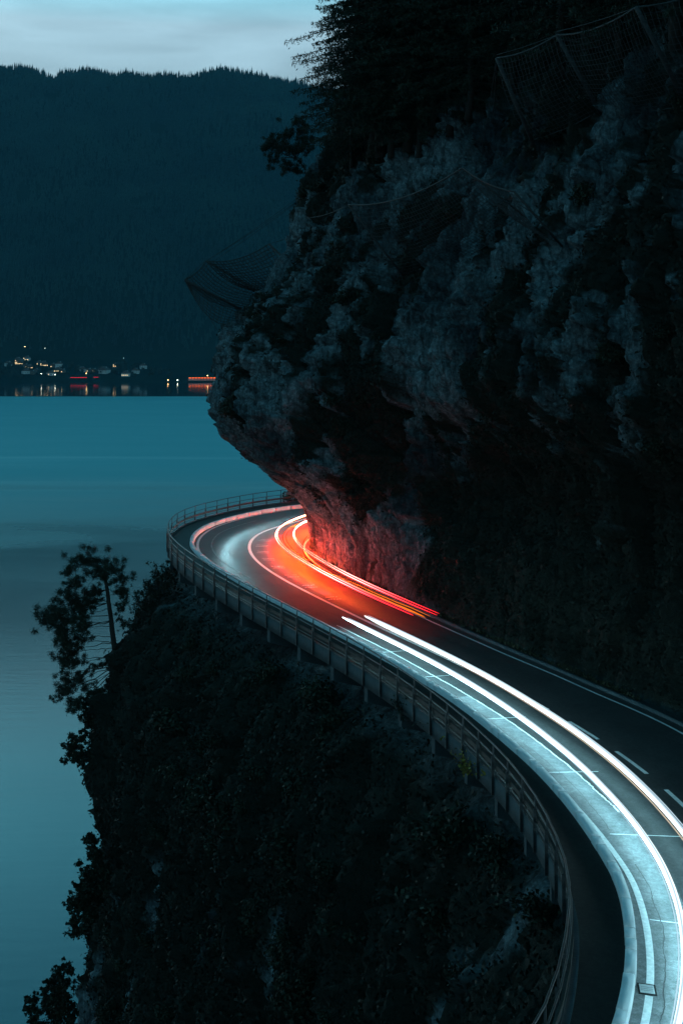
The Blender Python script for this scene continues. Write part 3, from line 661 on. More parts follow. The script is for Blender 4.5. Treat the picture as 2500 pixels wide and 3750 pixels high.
trail('taillight_trail', [(a, b - .06) for a, b in R2], .90, .022, M['t_red'], 'red taillight streak closest to the cliff foot, upper of the pair', 56.1, 110)
O1 = [(56, -1.75), (60, -1.78), (67, -1.75), (74, -1.96), (80, -2.08), (87, -2.14), (91, -2.26), (100, -2.0)]
O2 = [(56, -1.5), (58, -1.72), (60, -1.75), (67.8, -1.56), (70, -1.93), (73, -2.31), (75.2, -2.72), (78, -3.31), (81.2, -3.9), (88, -4.0)]
trail('indicator_trail', O1, .72, .022, M['t_orange'], 'amber streak midway between the two red taillight streaks', 56.4, 98, wob=.012)
trail('indicator_trail', O2, .76, .026, M['t_orange'], 'amber streak crossing from the outer red streak towards the overhanging rock', 56.0, 82)
trail('indicator_trail', [(a, b - .22) for a, b in O1], .76, .016, M['t_orange'], 'faint thin amber streak beside the brighter middle amber one', 56.2, 98, wob=.015)
# headlamps of the car that drove away round the bend: beams thrown along the inner lane
for k, s0 in enumerate(np.arange(64., 92., 2.)):
    ld = bpy.data.lights.new('headlamp_beam', 'SPOT'); lo = bpy.data.objects.new('headlamp_beam', ld); COL.objects.link(lo)
    p = road(np.array(s0), np.array(-1.2), .70); q = road(np.array(s0 + 6.5), np.array(1.0), -.3)
    lo.location = tuple(p); lo.rotation_euler = Vector(q - p).to_track_quat('-Z', 'Y').to_euler()
    ld.energy = 330; ld.spot_size = math.radians(52); ld.spot_blend = 1.; ld.shadow_soft_size = .08; ld.color = (1.0, .93, .90)

# headlamps of the oncoming car on its way round the outer lane, before its streaks begin
for k, s0 in enumerate(np.arange(69., 106., 1.5)):
    ld = bpy.data.lights.new('headlamp_beam', 'SPOT'); lo = bpy.data.objects.new('headlamp_beam', ld); COL.objects.link(lo)
    p = road(np.array(s0), np.array(1.7), .70); q = road(np.array(s0 - 8.), np.array(1.5), .05)
    lo.location = tuple(p); lo.rotation_euler = Vector(q - p).to_track_quat('-Z', 'Y').to_euler()
    ld.energy = 42 * min(1., (s0 - 64) / 14); ld.spot_size = math.radians(58); ld.spot_blend = 1.; ld.shadow_soft_size = .08; ld.color = (.45, .88, 1.0)

# ------------------------------------------------------------------ foliage builders
def leaf_quads(C, size, asp=.55, seed=0, droop=0., norm=None):
    r = np.random.default_rng(seed); n = len(C)
    a = r.normal(size=(n, 3)); a[:, 2] -= droop
    a /= np.linalg.norm(a, axis=1)[:, None]
    b = np.cross(a, r.normal(size=(n, 3))); b /= np.maximum(np.linalg.norm(b, axis=1), 1e-6)[:, None]
    L = size * (.6 + .8 * r.random(n))[:, None]; w = L * asp
    V = np.stack([C - a * L * .5, C + b * w * .5, C + a * L * .5, C - b * w * .5], 1).reshape(-1, 3)
    F = np.arange(4 * n).reshape(n, 4); return V, F
def spruce_mesh(H, seed, R=.27, dens=1.):
    r = np.random.default_rng(seed); C = []; mb = MB()
    zs = np.linspace(0, H, 9); mb.tube(np.c_[r.normal(0, .04, 9), r.normal(0, .04, 9), zs], np.linspace(H * .017, .012, 9), 7)
    z = H * .10
    while z < H * .985:
        L0 = R * H * (1 - z / H) ** .8 * (.75 + .5 * r.random()) * (.55 + .45 * min(1, z / (H * .3))) + .12
        nb = r.integers(4, 7); a0 = r.random() * 6.3
        for k in range(nb):
            a = a0 + k * 6.283 / nb + r.normal(0, .25); L = L0 * (.65 + .5 * r.random()); t = np.linspace(0, 1, 6)
            dr = -.32 * L * t ** 1.5 + .10 * L * t ** 4 + r.normal(0, .05) * L * t
            P = np.c_[np.cos(a) * L * t, np.sin(a) * L * t, z + dr]
            mb.tube(P, np.linspace(.035, .008, 6) * min(1, L), 4, cap=False)
            m_ = int(dens * (10 + 22 * L)); tt = r.random(m_) ** .7; base = np.c_[np.interp(tt, t, P[:, 0]), np.interp(tt, t, P[:, 1]), np.interp(tt, t, P[:, 2])]
            sp = .03 + .075 * L * (1.05 - tt)
            C.append(base + r.normal(size=(m_, 3)) * sp[:, None] * np.array([.8, .8, .5]) - np.c_[0 * tt, 0 * tt, np.abs(r.normal(0, .11, m_))])
        z += (.26 + .22 * r.random()) * (.8 + H / 40)
    return mb, np.vstack(C)
def shrub_mesh(seed, R=1., n=900, size=.17):
    r = np.random.default_rng(seed); mb = MB(); C = []
    for k in range(9):
        a = r.random() * 6.3; el = .25 + 1.1 * r.random(); L = R * (.55 + .55 * r.random()); d = np.array([math.cos(a) * math.cos(el), math.sin(a) * math.cos(el), math.sin(el)])
        t = np.linspace(0, 1, 5); P = t[:, None] * d * L + np.c_[r.normal(0, .05, 5), r.normal(0, .05, 5), .12 * np.sin(t * 3)] * t[:, None]
        mb.tube(P, np.linspace(.028, .006, 5) * R, 4, cap=False)
        m_ = n // 9; tt = .35 + .75 * r.random(m_) ** .8; base = tt[:, None] * d * L; C.append(base + r.normal(size=(m_, 3)) * .17 * R)
    return mb, np.vstack(C)
def plant(name, mb, C, size, asp, leafmat, seed, parts=('trunk', 'crown'), droop=0.):
    root = empty(name)
    link(parts[0], mb.mesh(parts[0], True), M['bark'], root)
    V, F = leaf_quads(C, size, asp, seed, droop); link(parts[1], mesh_np(parts[1], V, F), M[leafmat], root)
    return root

# ---- conifers on top of the cliff
protos = [plant('spruce_tree', *spruce_mesh(H, sd, dens=2.1), .21, .20, 'needles', sd, droop=.9) for H, sd in ((15., 3), (12., 8), (17., 14))]
edge_l = ['tall dark spruce at the left brow of the cliff, outlined against the sky',
          'second spruce from the left on the cliff brow, half behind its neighbour',
          'short spruce on the cliff brow just above the bare rock ledge']
spots = [(1305, 560, 0, 1.18), (1380, 520, 2, 1.05), (1285, 610, 1, .62)]
rest = [(1350, 470, 2), (1370, 560, 0), (1340, 520, 1), (1390, 560, 2), (1500, 540, 0), (1420, 480, 0), (1470, 400, 1), (1590, 480, 0), (1400, 430, 1), (1480, 470, 0), (1560, 400, 2), (1640, 480, 1), (1450, 330, 2), (1720, 420, 0), (1800, 300, 1), (1600, 300, 0), (1880, 330, 2), (1960, 240, 1), (2060, 260, 0), (2150, 160, 2), (2260, 190, 1), (2380, 120, 0), (2470, 160, 2), (1700, 250, 2), (1540, 560, 1), (1430, 560, 1), (2300, 60, 1)]
used = [False] * 3
def put(proto_i, loc, sc, rz, label, group=None):
    o = protos[proto_i] if not used[proto_i] else copy_tree(protos[proto_i])
    used[proto_i] = True
    o.location = loc; o.scale = (sc, sc, sc); o.rotation_euler = (0, 0, rz)
    for k_ in ('group',):
        if k_ in o.keys(): del o[k_]
    tag(o, label, 'tree', group); return o
for k, (x, y, pi_, sc) in enumerate(spots):
    p, no = hit(x, y, BV_UP); put(pi_, tuple(p - np.array([0, 0, .3])), sc, k * 1.3, edge_l[k], 'spruces on the cliff top')
for k, (x, y, pi_) in enumerate(rest):
    p, no = hit(x, y, BV_UP); put(pi_, tuple(p - np.array([0, 0, .3])), .8 + .4 * RNG.random(), k * 2.1, 'spruce lost in the black forest on the cliff top', 'spruces on the cliff top')

def traced_tree(name, trunk, trunk_r, clumps, Y, o, sc, label, leafmat, per, size, asp, depth=1.1, seed=1, spread=.9, cat='tree', droopy=.25):
    """tree grown from trunk points and foliage masses; o, sc map the tracing to photograph pixels"""
    r = np.random.default_rng(seed)
    TP = np.array([px(o[0] + x * sc, o[1] + y * sc, Y) for x, y in trunk]); TP = catmull(TP, 4)
    root = empty(name, tuple(TP[0])); mb = MB(); base = TP[0]
    TP = TP + np.c_[np.zeros(len(TP)), np.cumsum(r.normal(0, .04, len(TP))), np.zeros(len(TP))]
    mb.tube(TP - base, np.linspace(trunk_r, trunk_r * .28, len(TP)), 8); link('trunk', mb.mesh('trunk', True), M['bark'], root)
    C = []
    for q in clumps:
        x, y, rr = q[:3]; c = px(o[0] + x * sc, o[1] + y * sc, Y) + np.array([0, r.normal(0, depth), 0]); R = rr * sc / FPX * Y * spread
        # limb leaves the trunk somewhat above or level with its clump and bows outward
        dist = np.linalg.norm((TP - c)[:, [0, 2]], axis=1); hx = abs(c[0] - TP[:, 0]).min()
        tz = c[2] + (.42 if hx > .8 else .15) * hx + r.normal(0, .35); j = int(np.abs(TP[:, 2] - tz).argmin()); j = max(1, min(j, len(TP) - 1)); a = TP[j]
        t = np.linspace(0, 1, 9)[:, None]; mid_ = (a + c) / 2 + np.array([0, 0, .06 * np.linalg.norm(c - a)]) + r.normal(0, .10, 3) * np.linalg.norm(c - a)
        P = (1 - t) ** 2 * a + 2 * t * (1 - t) * mid_ + t * t * c + np.r_[np.zeros((1, 3)), r.normal(0, .035, (7, 3)), np.zeros((1, 3))]
        mb = MB(); L = np.linalg.norm(c - a); mb.tube(P - base, np.linspace(.012 + .006 * L, .006, 9), 5, cap=False)
        for k in range(11):
            e_ = c + r.normal(size=3) * R * .85; f_ = P[6 + k % 3]; tt = np.linspace(0, 1, 4)[:, None]
            mb.tube(f_ + (e_ - f_) * tt + np.c_[np.zeros(4), np.zeros(4), .12 * np.sin(tt[:, 0] * 3.1) * R] - base, np.linspace(.012, .005, 4), 4, cap=False)
            m_ = int(per * R * R * 1.0 + 5); C.append(e_ + r.normal(size=(m_, 3)) * R * .22)
        link('limb', mb.mesh('limb', True), M['bark'], root)
        m_ = int(per * R * R * 2.6); C.append(c + r.normal(size=(m_, 3)) * R * np.array([.5, .5, .34]))
    C = np.vstack(C) - base; V, F = leaf_quads(C, size, asp, seed); link('crown', mesh_np('crown', V, F), M[leafmat], root)
    tag(root, label, cat); return root
PINE_T = [(566, 735), (550, 620), (537, 520), (522, 400), (506, 290), (492, 245), (458, 212)]
PINE_C = [(345, 228, 33), (400, 222, 36), (448, 220, 32), (485, 252, 36), (545, 245, 34), (588, 290, 30), (606, 345, 24), (568, 372, 24), (325, 262, 22), (385, 292, 24), (330, 372, 34), (302, 410, 36), (360, 420, 34), (412, 384, 30), (268, 462, 36), (226, 482, 34), (214, 508, 20), (300, 500, 34), (352, 474, 30), (405, 450, 28), (450, 402, 24), (460, 345, 24), (292, 552, 30), (335, 545, 30), (384, 522, 28), (330, 602, 26), (380, 600, 26), (290, 652, 32), (335, 652, 28), (300, 702, 28), (352, 692, 24), (330, 742, 28), (372, 762, 26), (288, 832, 32), (332, 812, 26), (384, 832, 26), (268, 852, 18), (340, 882, 26), (392, 872, 28), (440, 842, 24), (482, 832, 20), (455, 705, 16), (490, 690, 16), (592, 420, 16), (562, 500, 12), (430, 500, 20)]
traced_tree('pine_tree', PINE_T, .20, PINE_C, 76., (0, 1900), 1200 / 1568, 'lone wind-bent pine leaning from the lower cliff over the lake', 'needles', 900, .13, .22, .9, 5, 1.08)
# leaning branchy tree at the cliff brow
BR_T = [(1440, 825), (1410, 790), (1385, 755), (1360, 730)]
BR_C = [(1240, 640, 26), (1215, 685, 18), (1260, 690, 24), (1300, 665, 26), (1250, 735, 22), (1320, 620, 26), (1345, 690, 26), (1320, 760, 24), (1360, 785, 22), (1395, 690, 26), (1400, 640, 26), (1370, 560, 22), (1380, 600, 24)]
pb, _ = hit(1165, 690, BV_UP, 86.)
traced_tree('pine_tree', BR_T, .09, BR_C, 86., (0, 0), 1250 / 1568, 'small leaning pine jutting left from the cliff brow below the tall spruce', 'needles', 800, .13, .24, .8, 9, 1.1)
# bush past the far end of the railing
BU_C = [(1205, 30, 26), (1230, 60, 26), (1210, 100, 28), (1250, 95, 30), (1190, 140, 26), (1230, 150, 30), (1280, 130, 30), (1160, 210, 22), (1200, 215, 26), (1250, 200, 28), (1310, 205, 28), (1340, 180, 26)]
traced_tree('shrub', [(1260, 260), (1255, 200), (1250, 130), (1235, 70)], .05, BU_C, 108.5, (600, 1750), 600 / 1568, 'leafy shrub behind the railing at the far end of the bend', 'leaves', 240, .15, .6, .4, 11, cat='shrub')
# airy shrub behind the pine, at the viaduct end
AS_C = [(740, 260, 26), (780, 250, 26), (810, 280, 26), (720, 300, 26), (760, 310, 26), (690, 340, 24), (660, 370, 20), (720, 360, 26), (690, 400, 30), (650, 440, 26), (700, 430, 30), (640, 490, 24), (760, 350, 26), (650, 540, 20), (590, 510, 16), (810, 330, 24)]
traced_tree('shrub', [(775, 430), (765, 380), (755, 320), (748, 270)], .05, AS_C, 77.5, (0, 1900), 1200 / 1568, 'airy shrub on the cliff edge between the pine and the viaduct', 'leaves', 150, .13, .5, .7, 12, cat='shrub')
# bushes hanging off the left edge of the lower cliff
HB = [([(440, 1180), (400, 1120), (370, 1100)], [(330, 1090, 24), (335, 1130, 26), (360, 1070, 26), (395, 1045, 26), (425, 1030, 22), (370, 1150, 26), (410, 1100, 26), (400, 1160, 22), (350, 1110, 22)], 'dark bush jutting over the water midway down the lower cliff'),
      ([(480, 960), (450, 930), (430, 900)], [(400, 890, 28), (420, 930, 28), (440, 970, 30), (450, 900, 30), (470, 940, 28), (430, 1000, 20)], 'dark bush tucked under the pine on the lower cliff')]
HC = [([(405, 3240), (370, 3170), (345, 3120)], [(330, 3060, 14), (345, 3085, 14), (325, 3075, 10), (345, 3120, 16), (360, 3140, 16), (330, 3150, 16), (310, 3195, 16), (330, 3210, 18), (350, 3190, 16), (370, 3215, 18), (380, 3165, 18), (345, 3230, 16), (390, 3200, 18)], 'round-leaved bush on the lower cliff edge, upper of two close together'),
      ([(350, 3370), (320, 3310), (300, 3280)], [(275, 3275, 14), (290, 3255, 14), (310, 3260, 16), (330, 3250, 16), (270, 3310, 14), (295, 3295, 18), (320, 3290, 18), (280, 3345, 14), (305, 3335, 18), (330, 3330, 18), (268, 3400, 10), (275, 3430, 10), (345, 3300, 18)], 'twiggy bush on the lower cliff edge, lower of two close together'),
      ([(265, 3800), (220, 3720), (200, 3660)], [(215, 3540, 10), (235, 3550, 12), (260, 3555, 12), (195, 3570, 10), (200, 3590, 12), (225, 3590, 14), (245, 3600, 16), (190, 3620, 12), (215, 3630, 16), (245, 3640, 20), (160, 3640, 10), (180, 3660, 14), (105, 3660, 10), (125, 3665, 10), (110, 3685, 10), (140, 3690, 14), (170, 3700, 18), (205, 3690, 20), (240, 3700, 22), (110, 3720, 9), (130, 3735, 14), (160, 3745, 20), (200, 3745, 24), (245, 3750, 24)], 'bush in the bottom left corner above the dark water')]
for k, (tr, cl, lb) in enumerate(HC): traced_tree('shrub', tr, .06, cl, (73., 72., 70.)[k], (0, 0), 1., lb, 'leaves', 420, .17, .55, .5, 40 + k, 1.15, cat='shrub')
for k, (tr, cl, lb) in enumerate(HB):
    Yb = 75.5
    traced_tree('shrub', tr, .06, cl, Yb, (0, 1900), 1200 / 1568, lb, 'leaves', 230, .18, .6, .6, 20 + k, cat='shrub')

# ---- shrubs and ground cover over the rock
def surf_points(PG, shape, n, seed, cond=None):
    r = np.random.default_rng(seed); A = PG.reshape(*shape, 3); i = r.integers(0, shape[0] - 1, n); j = r.integers(0, shape[1] - 1, n); u, v = r.random((2, n, 1))
    p = A[i, j] * (1 - u) * (1 - v) + A[i + 1, j] * u * (1 - v) + A[i, j + 1] * (1 - u) * v + A[i + 1, j + 1] * u * v
    e1, e2 = A[i + 1, j] - A[i, j], A[i, j + 1] - A[i, j]; no = np.cross(e1, e2); no /= np.maximum(np.linalg.norm(no, axis=1), 1e-9)[:, None]
    return p, no, i, j
shr = [plant('shrub', *shrub_mesh(60 + k, 1., 1100, .16), .17, .6, 'leaves', 60 + k, ('stems', 'crown')) for k in range(4)]
s_used = [False] * 4
def put_shrub(p, sc, k, label, group):
    o = shr[k] if not s_used[k] else copy_tree(shr[k]); s_used[k] = True
    o.location = tuple(p); o.scale = (sc, sc, sc * .9); o.rotation_euler = (RNG.normal(0, .2), RNG.normal(0, .2), RNG.random() * 6.3); tag(o, label, 'shrub', group)
p, no, ii, jj = surf_points(PL, (len(S_L), len(D_L)), 6000, 5)
dep = D_L[jj]; sst = S_L[ii]; dn = fbm(p * .14, 3, 91)
ok = np.where((dep > 1.6) & (dep < 33) & (VEGL.reshape(len(S_L), len(D_L))[ii, jj] > .6) & (sst > 14) & (sst < 92))[0][:150]
for k, q in enumerate(ok): put_shrub(p[q], .55 + .75 * RNG.random(), k % 4, 'dark shrub clinging to the rock face below the viaduct', 'shrubs on the lower cliff')
p, no, ii, jj = surf_points(PC, (len(S_C), len(Z_C)), 9000, 6)
zz_ = Z_C[jj]; sst = S_C[ii]; dn = fbm(p * .16, 3, 92)
ok = np.where((zz_ > 9) & (zz_ < 44) & (VEG_DARK.reshape(len(S_C), len(Z_C))[ii, jj] > .6) & (sst > 30) & (sst < 90))[0][:130]
for k, q in enumerate(ok): put_shrub(p[q], .4 + .6 * RNG.random(), k % 4, 'dark shrub growing on the upper cliff ledges', 'shrubs on the upper cliff')
# grass and ivy as ground cover
def cover(name, PG, shape, n, seed, sel, mat, size, asp, label, lift=.05):
    p, no, ii, jj = surf_points(PG, shape, n, seed); k = sel(p, no, ii, jj); p = p[k] + RNG.normal(0, lift, (k.sum(), 3))
    V, F = leaf_quads(p, size, asp, seed); return tag(link(name, mesh_np(name, V, F), M[mat]), label, 'ground cover', kind='stuff')
VU, VLo = VEG_DARK.reshape(len(S_C), len(Z_C)), VEGL.reshape(len(S_L), len(D_L))
cover('ivy', PL, (len(S_L), len(D_L)), 300000, 31, lambda p, no, i, j: (D_L[j] < 36) & (S_L[i] > 12) & (S_L[i] < 95) & (VLo[i, j] * (.75 + .25 * RNG.random(len(p))) > .35), 'ivy', .20, .55, 'dark ivy and scrub covering much of the lower cliff', .14)
cover('ledge_scrub', PC, (len(S_C), len(Z_C)), 330000, 32, lambda p, no, i, j: (Z_C[j] > np.where(S_C[i] < 62, .3, 3)) & (Z_C[j] < 50) & (S_C[i] < 96) & (VU[i, j] * (.75 + .25 * RNG.random(len(p))) > .45), 'ivy', .19, .45, 'dark grass and scrub in the gullies and ledges of the upper cliff', .13)
sg = RNG.uniform(44, 76, 5200); og = inner_o(sg) - .85 - np.abs(RNG.normal(0, .28, 5200)); pg = road(sg, og, .04 + .16 * RNG.random(5200) ** 2)
kg = fbm(np.stack([sg * .8, og, 0 * sg], 1), 3, 95) > -.12
V, F = leaf_quads(pg[kg], .20, .22, 33, -1.2); tag(link('verge_grass', mesh_np('verge_grass', V, F), M['grass']), 'rough grass growing between the gutter and the cliff foot', 'grass', kind='stuff')
# yellowing creeper on the railing
for k, (s0, nn, lab) in enumerate(((38.9, 170, 'yellow-leaved creeper climbing the railing posts above the drop'), (45.6, 110, 'small pale creeper on the railing further round the curve'))):
    root = empty('creeper', tuple(road(np.array(s0), rail_o(np.array(s0)) + .12, -.6))); base = np.array(root.location); mb = MB(); C = []
    for q in range(9):
        ds = RNG.normal(0, 1.7); t = np.linspace(0, 1, 7); s_ = s0 + ds * t + .12 * np.sin(t * 5 + q); o_ = rail_o(s_) + .10 + .05 * np.sin(t * 7 + q); P = road(s_, o_, -.6 + (.35 + .6 * RNG.random()) * t)
        mb.tube(P - base, .008, 4, cap=False); m_ = nn // 9; u = RNG.random(m_); C.append(np.stack([np.interp(u, t, P[:, a]) for a in range(3)], 1) + RNG.normal(0, .07, (m_, 3)) - base)
    link('stems', mb.mesh('stems', True), M['bark'], root); V, F = leaf_quads(np.vstack(C), .11, .75, 70 + k); link('foliage', mesh_np('foliage', V, F), M['yellow_leaves' if k == 0 else 'leaves'], root); tag(root, lab, 'creeper')

# ------------------------------------------------------------------ rockfall barriers
def sag(a, b, n, s): t = np.linspace(0, 1, n)[:, None]; return a + (b - a) * t - np.array([0, 0, 1.]) * s * 4 * t * (1 - t)
def barrier(label, posts, base_sag, top_sag, ropes, pr=.085, end=None, wire=.036):
    """posts: [(tip, base), ...]; net hangs from the tips and is gathered along the bases"""
    root = empty('rockfall_barrier', tuple(posts[0][1])); B0 = np.array(posts[0][1])
    for tip, bs in posts:
        mb = MB(); d = bs - tip; mb.tube(np.array([tip, tip + d * .5, bs + d * .05]) - B0, pr, 7); link('post', mb.mesh('post', True), M['rope'], root)
    tops, bots = [], []
    for (t0, b0), (t1, b1) in zip(posts[:-1], posts[1:]):
        L = np.linalg.norm(t1 - t0); k = max(6, int(L / .22)); tops.append(sag(t0, t1, k, top_sag * L)[:-1]); bots.append(sag(b0, b1, k, base_sag * L)[:-1])
    tops = np.vstack(tops + [posts[-1][0][None]]); bots = np.vstack(bots + [posts[-1][1][None]])
    if end is not None:
        tops = np.vstack([end[0], tops]); bots = np.vstack([end[1], bots])
    rows = max(6, int(np.linalg.norm(tops[0] - bots[0]) / .22)); t = np.linspace(0, 1, rows)[:, None, None]
    outw = np.array([-.5, -.6, -.7]); G = tops[None] + (bots - tops)[None] * t + outw * (.5 * np.sin(np.pi * t)) 
    G = G + RNG.normal(0, .012, G.shape); mb = MB()
    for i in range(rows): mb.tube(G[i] - B0, wire, 3, cap=False)
    for j in range(G.shape[1]): mb.tube(G[:, j] - B0, wire, 3, cap=False)
    tag(link('net', mb.mesh('net'), M['rope'], root), kind='stuff')
    mb = MB(); mb.tube(tops - B0, .04, 5); link('top_rope', mb.mesh('top_rope', True), M['rope'], root)
    mb = MB(); mb.tube(G[-1] - B0, .022, 5); link('bottom_rope', mb.mesh('bottom_rope', True), M['rope'], root)
    for a, b in ropes:
        mb = MB(); mb.tube(sag(a, b, 8, .012 * np.linalg.norm(b - a)) - B0, .018, 5); link('stay_rope', mb.mesh('stay_rope', True), M['rope'], root)
    tag(root, label, 'rockfall net'); return root
q4 = lambda x, y, Y: px(600 + x * .5102, 800 + y * .5102, Y)
t2, b2 = q4(150, 438, 82.), q4(560, 655, 83.5)
t1, b1 = q4(305, 305, 83.5), q4(690, 530, 85.)
t3, b3 = q4(755, 182, 84.), q4(1140, 555, 84.)
en_t = np.stack([q4(150, 438, 82.), ]); 
low = [q4(150, 438, 82.), q4(205, 545, 82.3), q4(270, 650, 82.6), q4(330, 712, 83.), q4(390, 752, 83.3), q4(440, 760, 83.6), q4(505, 757, 84.)]
barrier('rockfall net on slanted posts jutting from the cliff over the lake', [(t2, b2), (t1, b1), (t3, b3)], .02, .10,
        [(t1, px(1092, 722, 88.)), (t1 + np.array([.1, .2, .1]), px(1100, 728, 88.)), (t2, t1 + np.array([0, 0, .1])), (q4(330, 712, 83.), q4(458, 918, 84.)), (q4(410, 757, 83.4), q4(445, 880, 84.)), (t3, q4(860, 150, 85.)), (t2, px(1095, 735, 88.))],
        end=None)
# belly of the same net sagging under the leftmost post
root = bpy.data.objects['rockfall_barrier']; B0 = np.array(root.location); up_ = np.linspace(0, 1, 15)
LW = np.array([np.interp(np.linspace(0, 1, 15), np.linspace(0, 1, 7), [p_[k] for p_ in low]) for k in range(3)]).T
UP = t2 + (b2 - t2) * up_[:, None]; t = np.linspace(0, 1, 9)[:, None, None]; G = UP[None] + (LW - UP)[None] * t; mb = MB()
for i in range(9): mb.tube(G[i] - B0, .028, 3, cap=False)
for j in range(15): mb.tube(G[:, j] - B0, .028, 3, cap=False)
tag(link('net_belly', mb.mesh('net_belly'), M['rope'], root), kind='stuff'); mb = MB(); mb.tube(LW - B0, .03, 5); link('bottom_rope', mb.mesh('bottom_rope', True), M['rope'], root)
v = lambda x, y, Y: px(x * 1.5944, y * 1.5944, Y)
def hv(x, y): return hit(x * 1.5944, y * 1.5944, BV_UP, 66.)[0]
bA, bB, bC = hv(1220, 322), hv(1375, 255), hv(1575, 240)
tA, tB, tC, tD = v(1140, 133, bA[1] - 1.2), v(1278, 80, bB[1] - 1.2), v(1460, 16, bC[1] - 2.), v(1640, -30, bC[1] - 2.5)
bD = bC + (bC - bB) * .8
barrier('rockfall net on tall posts along the top right slope', [(tA, bA), (tB, bB), (tC, bC), (tD, bD)], .03, .05, [(tA, hv(1105, 345)), (tA, hv(1130, 282)), (tB, tA + np.array([0, 0, .15])), (tC, tB + np.array([0, 0, .15]))], pr=.10, wire=.013)
bE, bF = hv(1205, 498), hv(1285, 560)
tE, tF = v(1062, 385, bE[1] - 1.5), v(1180, 440, bF[1] - 1.3)
b0_ = hv(930, 640); t0_ = v(800, 470, b0_[1] - 1.5)
barrier('rockfall net low on the rock face in the middle of the cliff', [(t0_, b0_), (tE, bE), (tF, bF)], .05, .05, [(tE, hv(1040, 395)), (t0_, hv(700, 500)), (tE, hv(1250, 505))], pr=.055, wire=.012)

# ------------------------------------------------------------------ village on the far shore
M['wall_a'] = simple('render_pale', (.42, .42, .40), (.60, .60, .58), .3, .9)
M['wall_b'] = simple('timber_wall', (.10, .07, .05), (.18, .13, .09), .5, .9)
M['tile'] = simple('roof_tile', (.06, .045, .04), (.12, .09, .08), .8, .9)
M['lit_w'] = emis('lit_window', (1., .72, .38), 1.3); M['lit_c'] = emis('lamp_cool', (.85, 1., .85), 6.); M['lit_y'] = emis('lamp_warm', (1., .62, .25), 6.); M['lit_o'] = emis('sodium_light', (1., .13, .015), 2.2)
M['pole'] = simple('lamp_pole', (.10, .10, .10), (.2, .2, .2), 1, .6, .5)
def ground_at(x, y):
    Ys = np.linspace(2502, 3400, 900); X = (x - 1250) / FPX * Ys; Z = CAM_H - (y - YH) / FPX * Ys; T = terrain(X, Ys); k = np.where(Z <= T)[0]
    i = k[0] if len(k) else 0; return np.array([X[i], Ys[i], T[i]])
z3 = lambda x, y: (x * .6378, 1100 + y * .6378)
def house(x, y, w, h, wall, lit, label, rz=0., warm=True):
    p = ground_at(*z3(x, y + 4)); root = empty('house', tuple(p)); root.rotation_euler = (0, 0, rz); d = w * .8
    mb = MB(); mb.box((0, 0, h / 2 - 1), (w / 2, d / 2, h / 2 + 1)); link('wall', mb.mesh('wall'), M[wall], root)
    rh = w * .34; e_ = .7; mb = MB(); W2, D2 = w / 2 + e_, d / 2 + e_
    mb.add([(-W2, -D2, h - .4), (W2, -D2, h - .4), (W2, D2, h - .4), (-W2, D2, h - .4), (0, -D2, h + rh), (0, D2, h + rh)], [(0, 1, 4), (2, 3, 5), (1, 2, 5, 4), (3, 0, 4, 5), (3, 2, 1, 0)])
    link('roof', mb.mesh('roof'), M['tile'], root)
    n = max(2, int(w / 3.2)); k = 0
    for r_ in range(2 if h > 5 else 1):
        for c_ in range(n):
            mb = MB(); cx = (c_ + .5) / n * w - w / 2; mb.box((cx, -d / 2 - .05, 1.6 + 2.8 * r_), (.62, .06, .75))
            on = (k < lit); k += 1; link('window', mb.mesh('window'), M['lit_w'] if on else M['dark_infill'], root)
    mb = MB(); mb.box((w * .22, d * .1, h + rh * .8), (.4, .4, .9)); link('chimney', mb.mesh('chimney'), M['wall_a'], root)
    tag(root, label, 'house', 'village houses across the lake'); return root
HS = [(105, 347, 11, 6, 'wall_b', 2, 'lit house highest up at the left of the far village'), (122, 364, 20, 6, 'wall_b', 8, 'long house with a row of lit windows in the far village'), (156, 341, 13, 6, 'wall_a', 5, 'bright pale house uphill of the long lit one'), (150, 383, 11, 5.5, 'wall_b', 2, 'timber house below the long lit one'), (173, 387, 11, 5.5, 'wall_b', 3, 'small timber house right of the one below the long house'), (228, 365, 10, 6, 'wall_b', 1, 'dark house with one lit corner, left of the wide lit one'), (252, 373, 17, 6, 'wall_b', 6, 'wide house with two lit storeys in the middle of the village'), (306, 380, 10, 6, 'wall_b', 1, 'narrow dark house left of the tall pale gable'), (341, 384, 14, 9, 'wall_a', 0, 'tall pale unlit house with a steep gable'), (334, 406, 15, 5, 'wall_b', 3, 'low house with lit windows under the tall pale gable'), (210, 408, 10, 5, 'wall_b', 1, 'little house with one warm window near the shore'), (152, 415, 17, 5, 'wall_a', 0, 'pale unlit house by the shore at the left'), (292, 425, 14, 5, 'wall_a', 2, 'pale shore house beside the lamp-lit lawn'), (50, 372, 13, 6, 'wall_a', 0, 'unlit pale house at the far left of the village'), (472, 405, 18, 5, 'wall_a', 0, 'long pale shed above the red streak on the far shore'), (514, 406, 9, 5, 'wall_b', 1, 'small house with one lit window, right of the long shed'), (542, 407, 9, 5, 'wall_b', 2, 'small house with an orange window'), (598, 412, 22, 6, 'wall_a', 0, 'wide pale building left of the boathouse'), (666, 379, 12, 6, 'wall_b', 4, 'lit house standing alone above the boathouse'), (778, 414, 17, 6, 'wall_a', 0, 'dim pale building right of the boathouse'), (824, 386, 15, 6, 'wall_a', 0, 'pale gabled barn at the right end of the village'), (190, 420, 9, 5, 'wall_b', 0, 'dark boat shed at the water by the left village'), (365, 410, 9, 5, 'wall_b', 1, 'last small lit house right of the tall pale gable')]
for k, (x, y, w, h, wm, lit, lb) in enumerate(HS): house(x, y, w, h, wm, lit, lb, RNG.normal(0, .3))
bh = house(724, 430, 18, 6, 'wall_a', 4, 'brightly lit white boathouse on the far shore', .1)
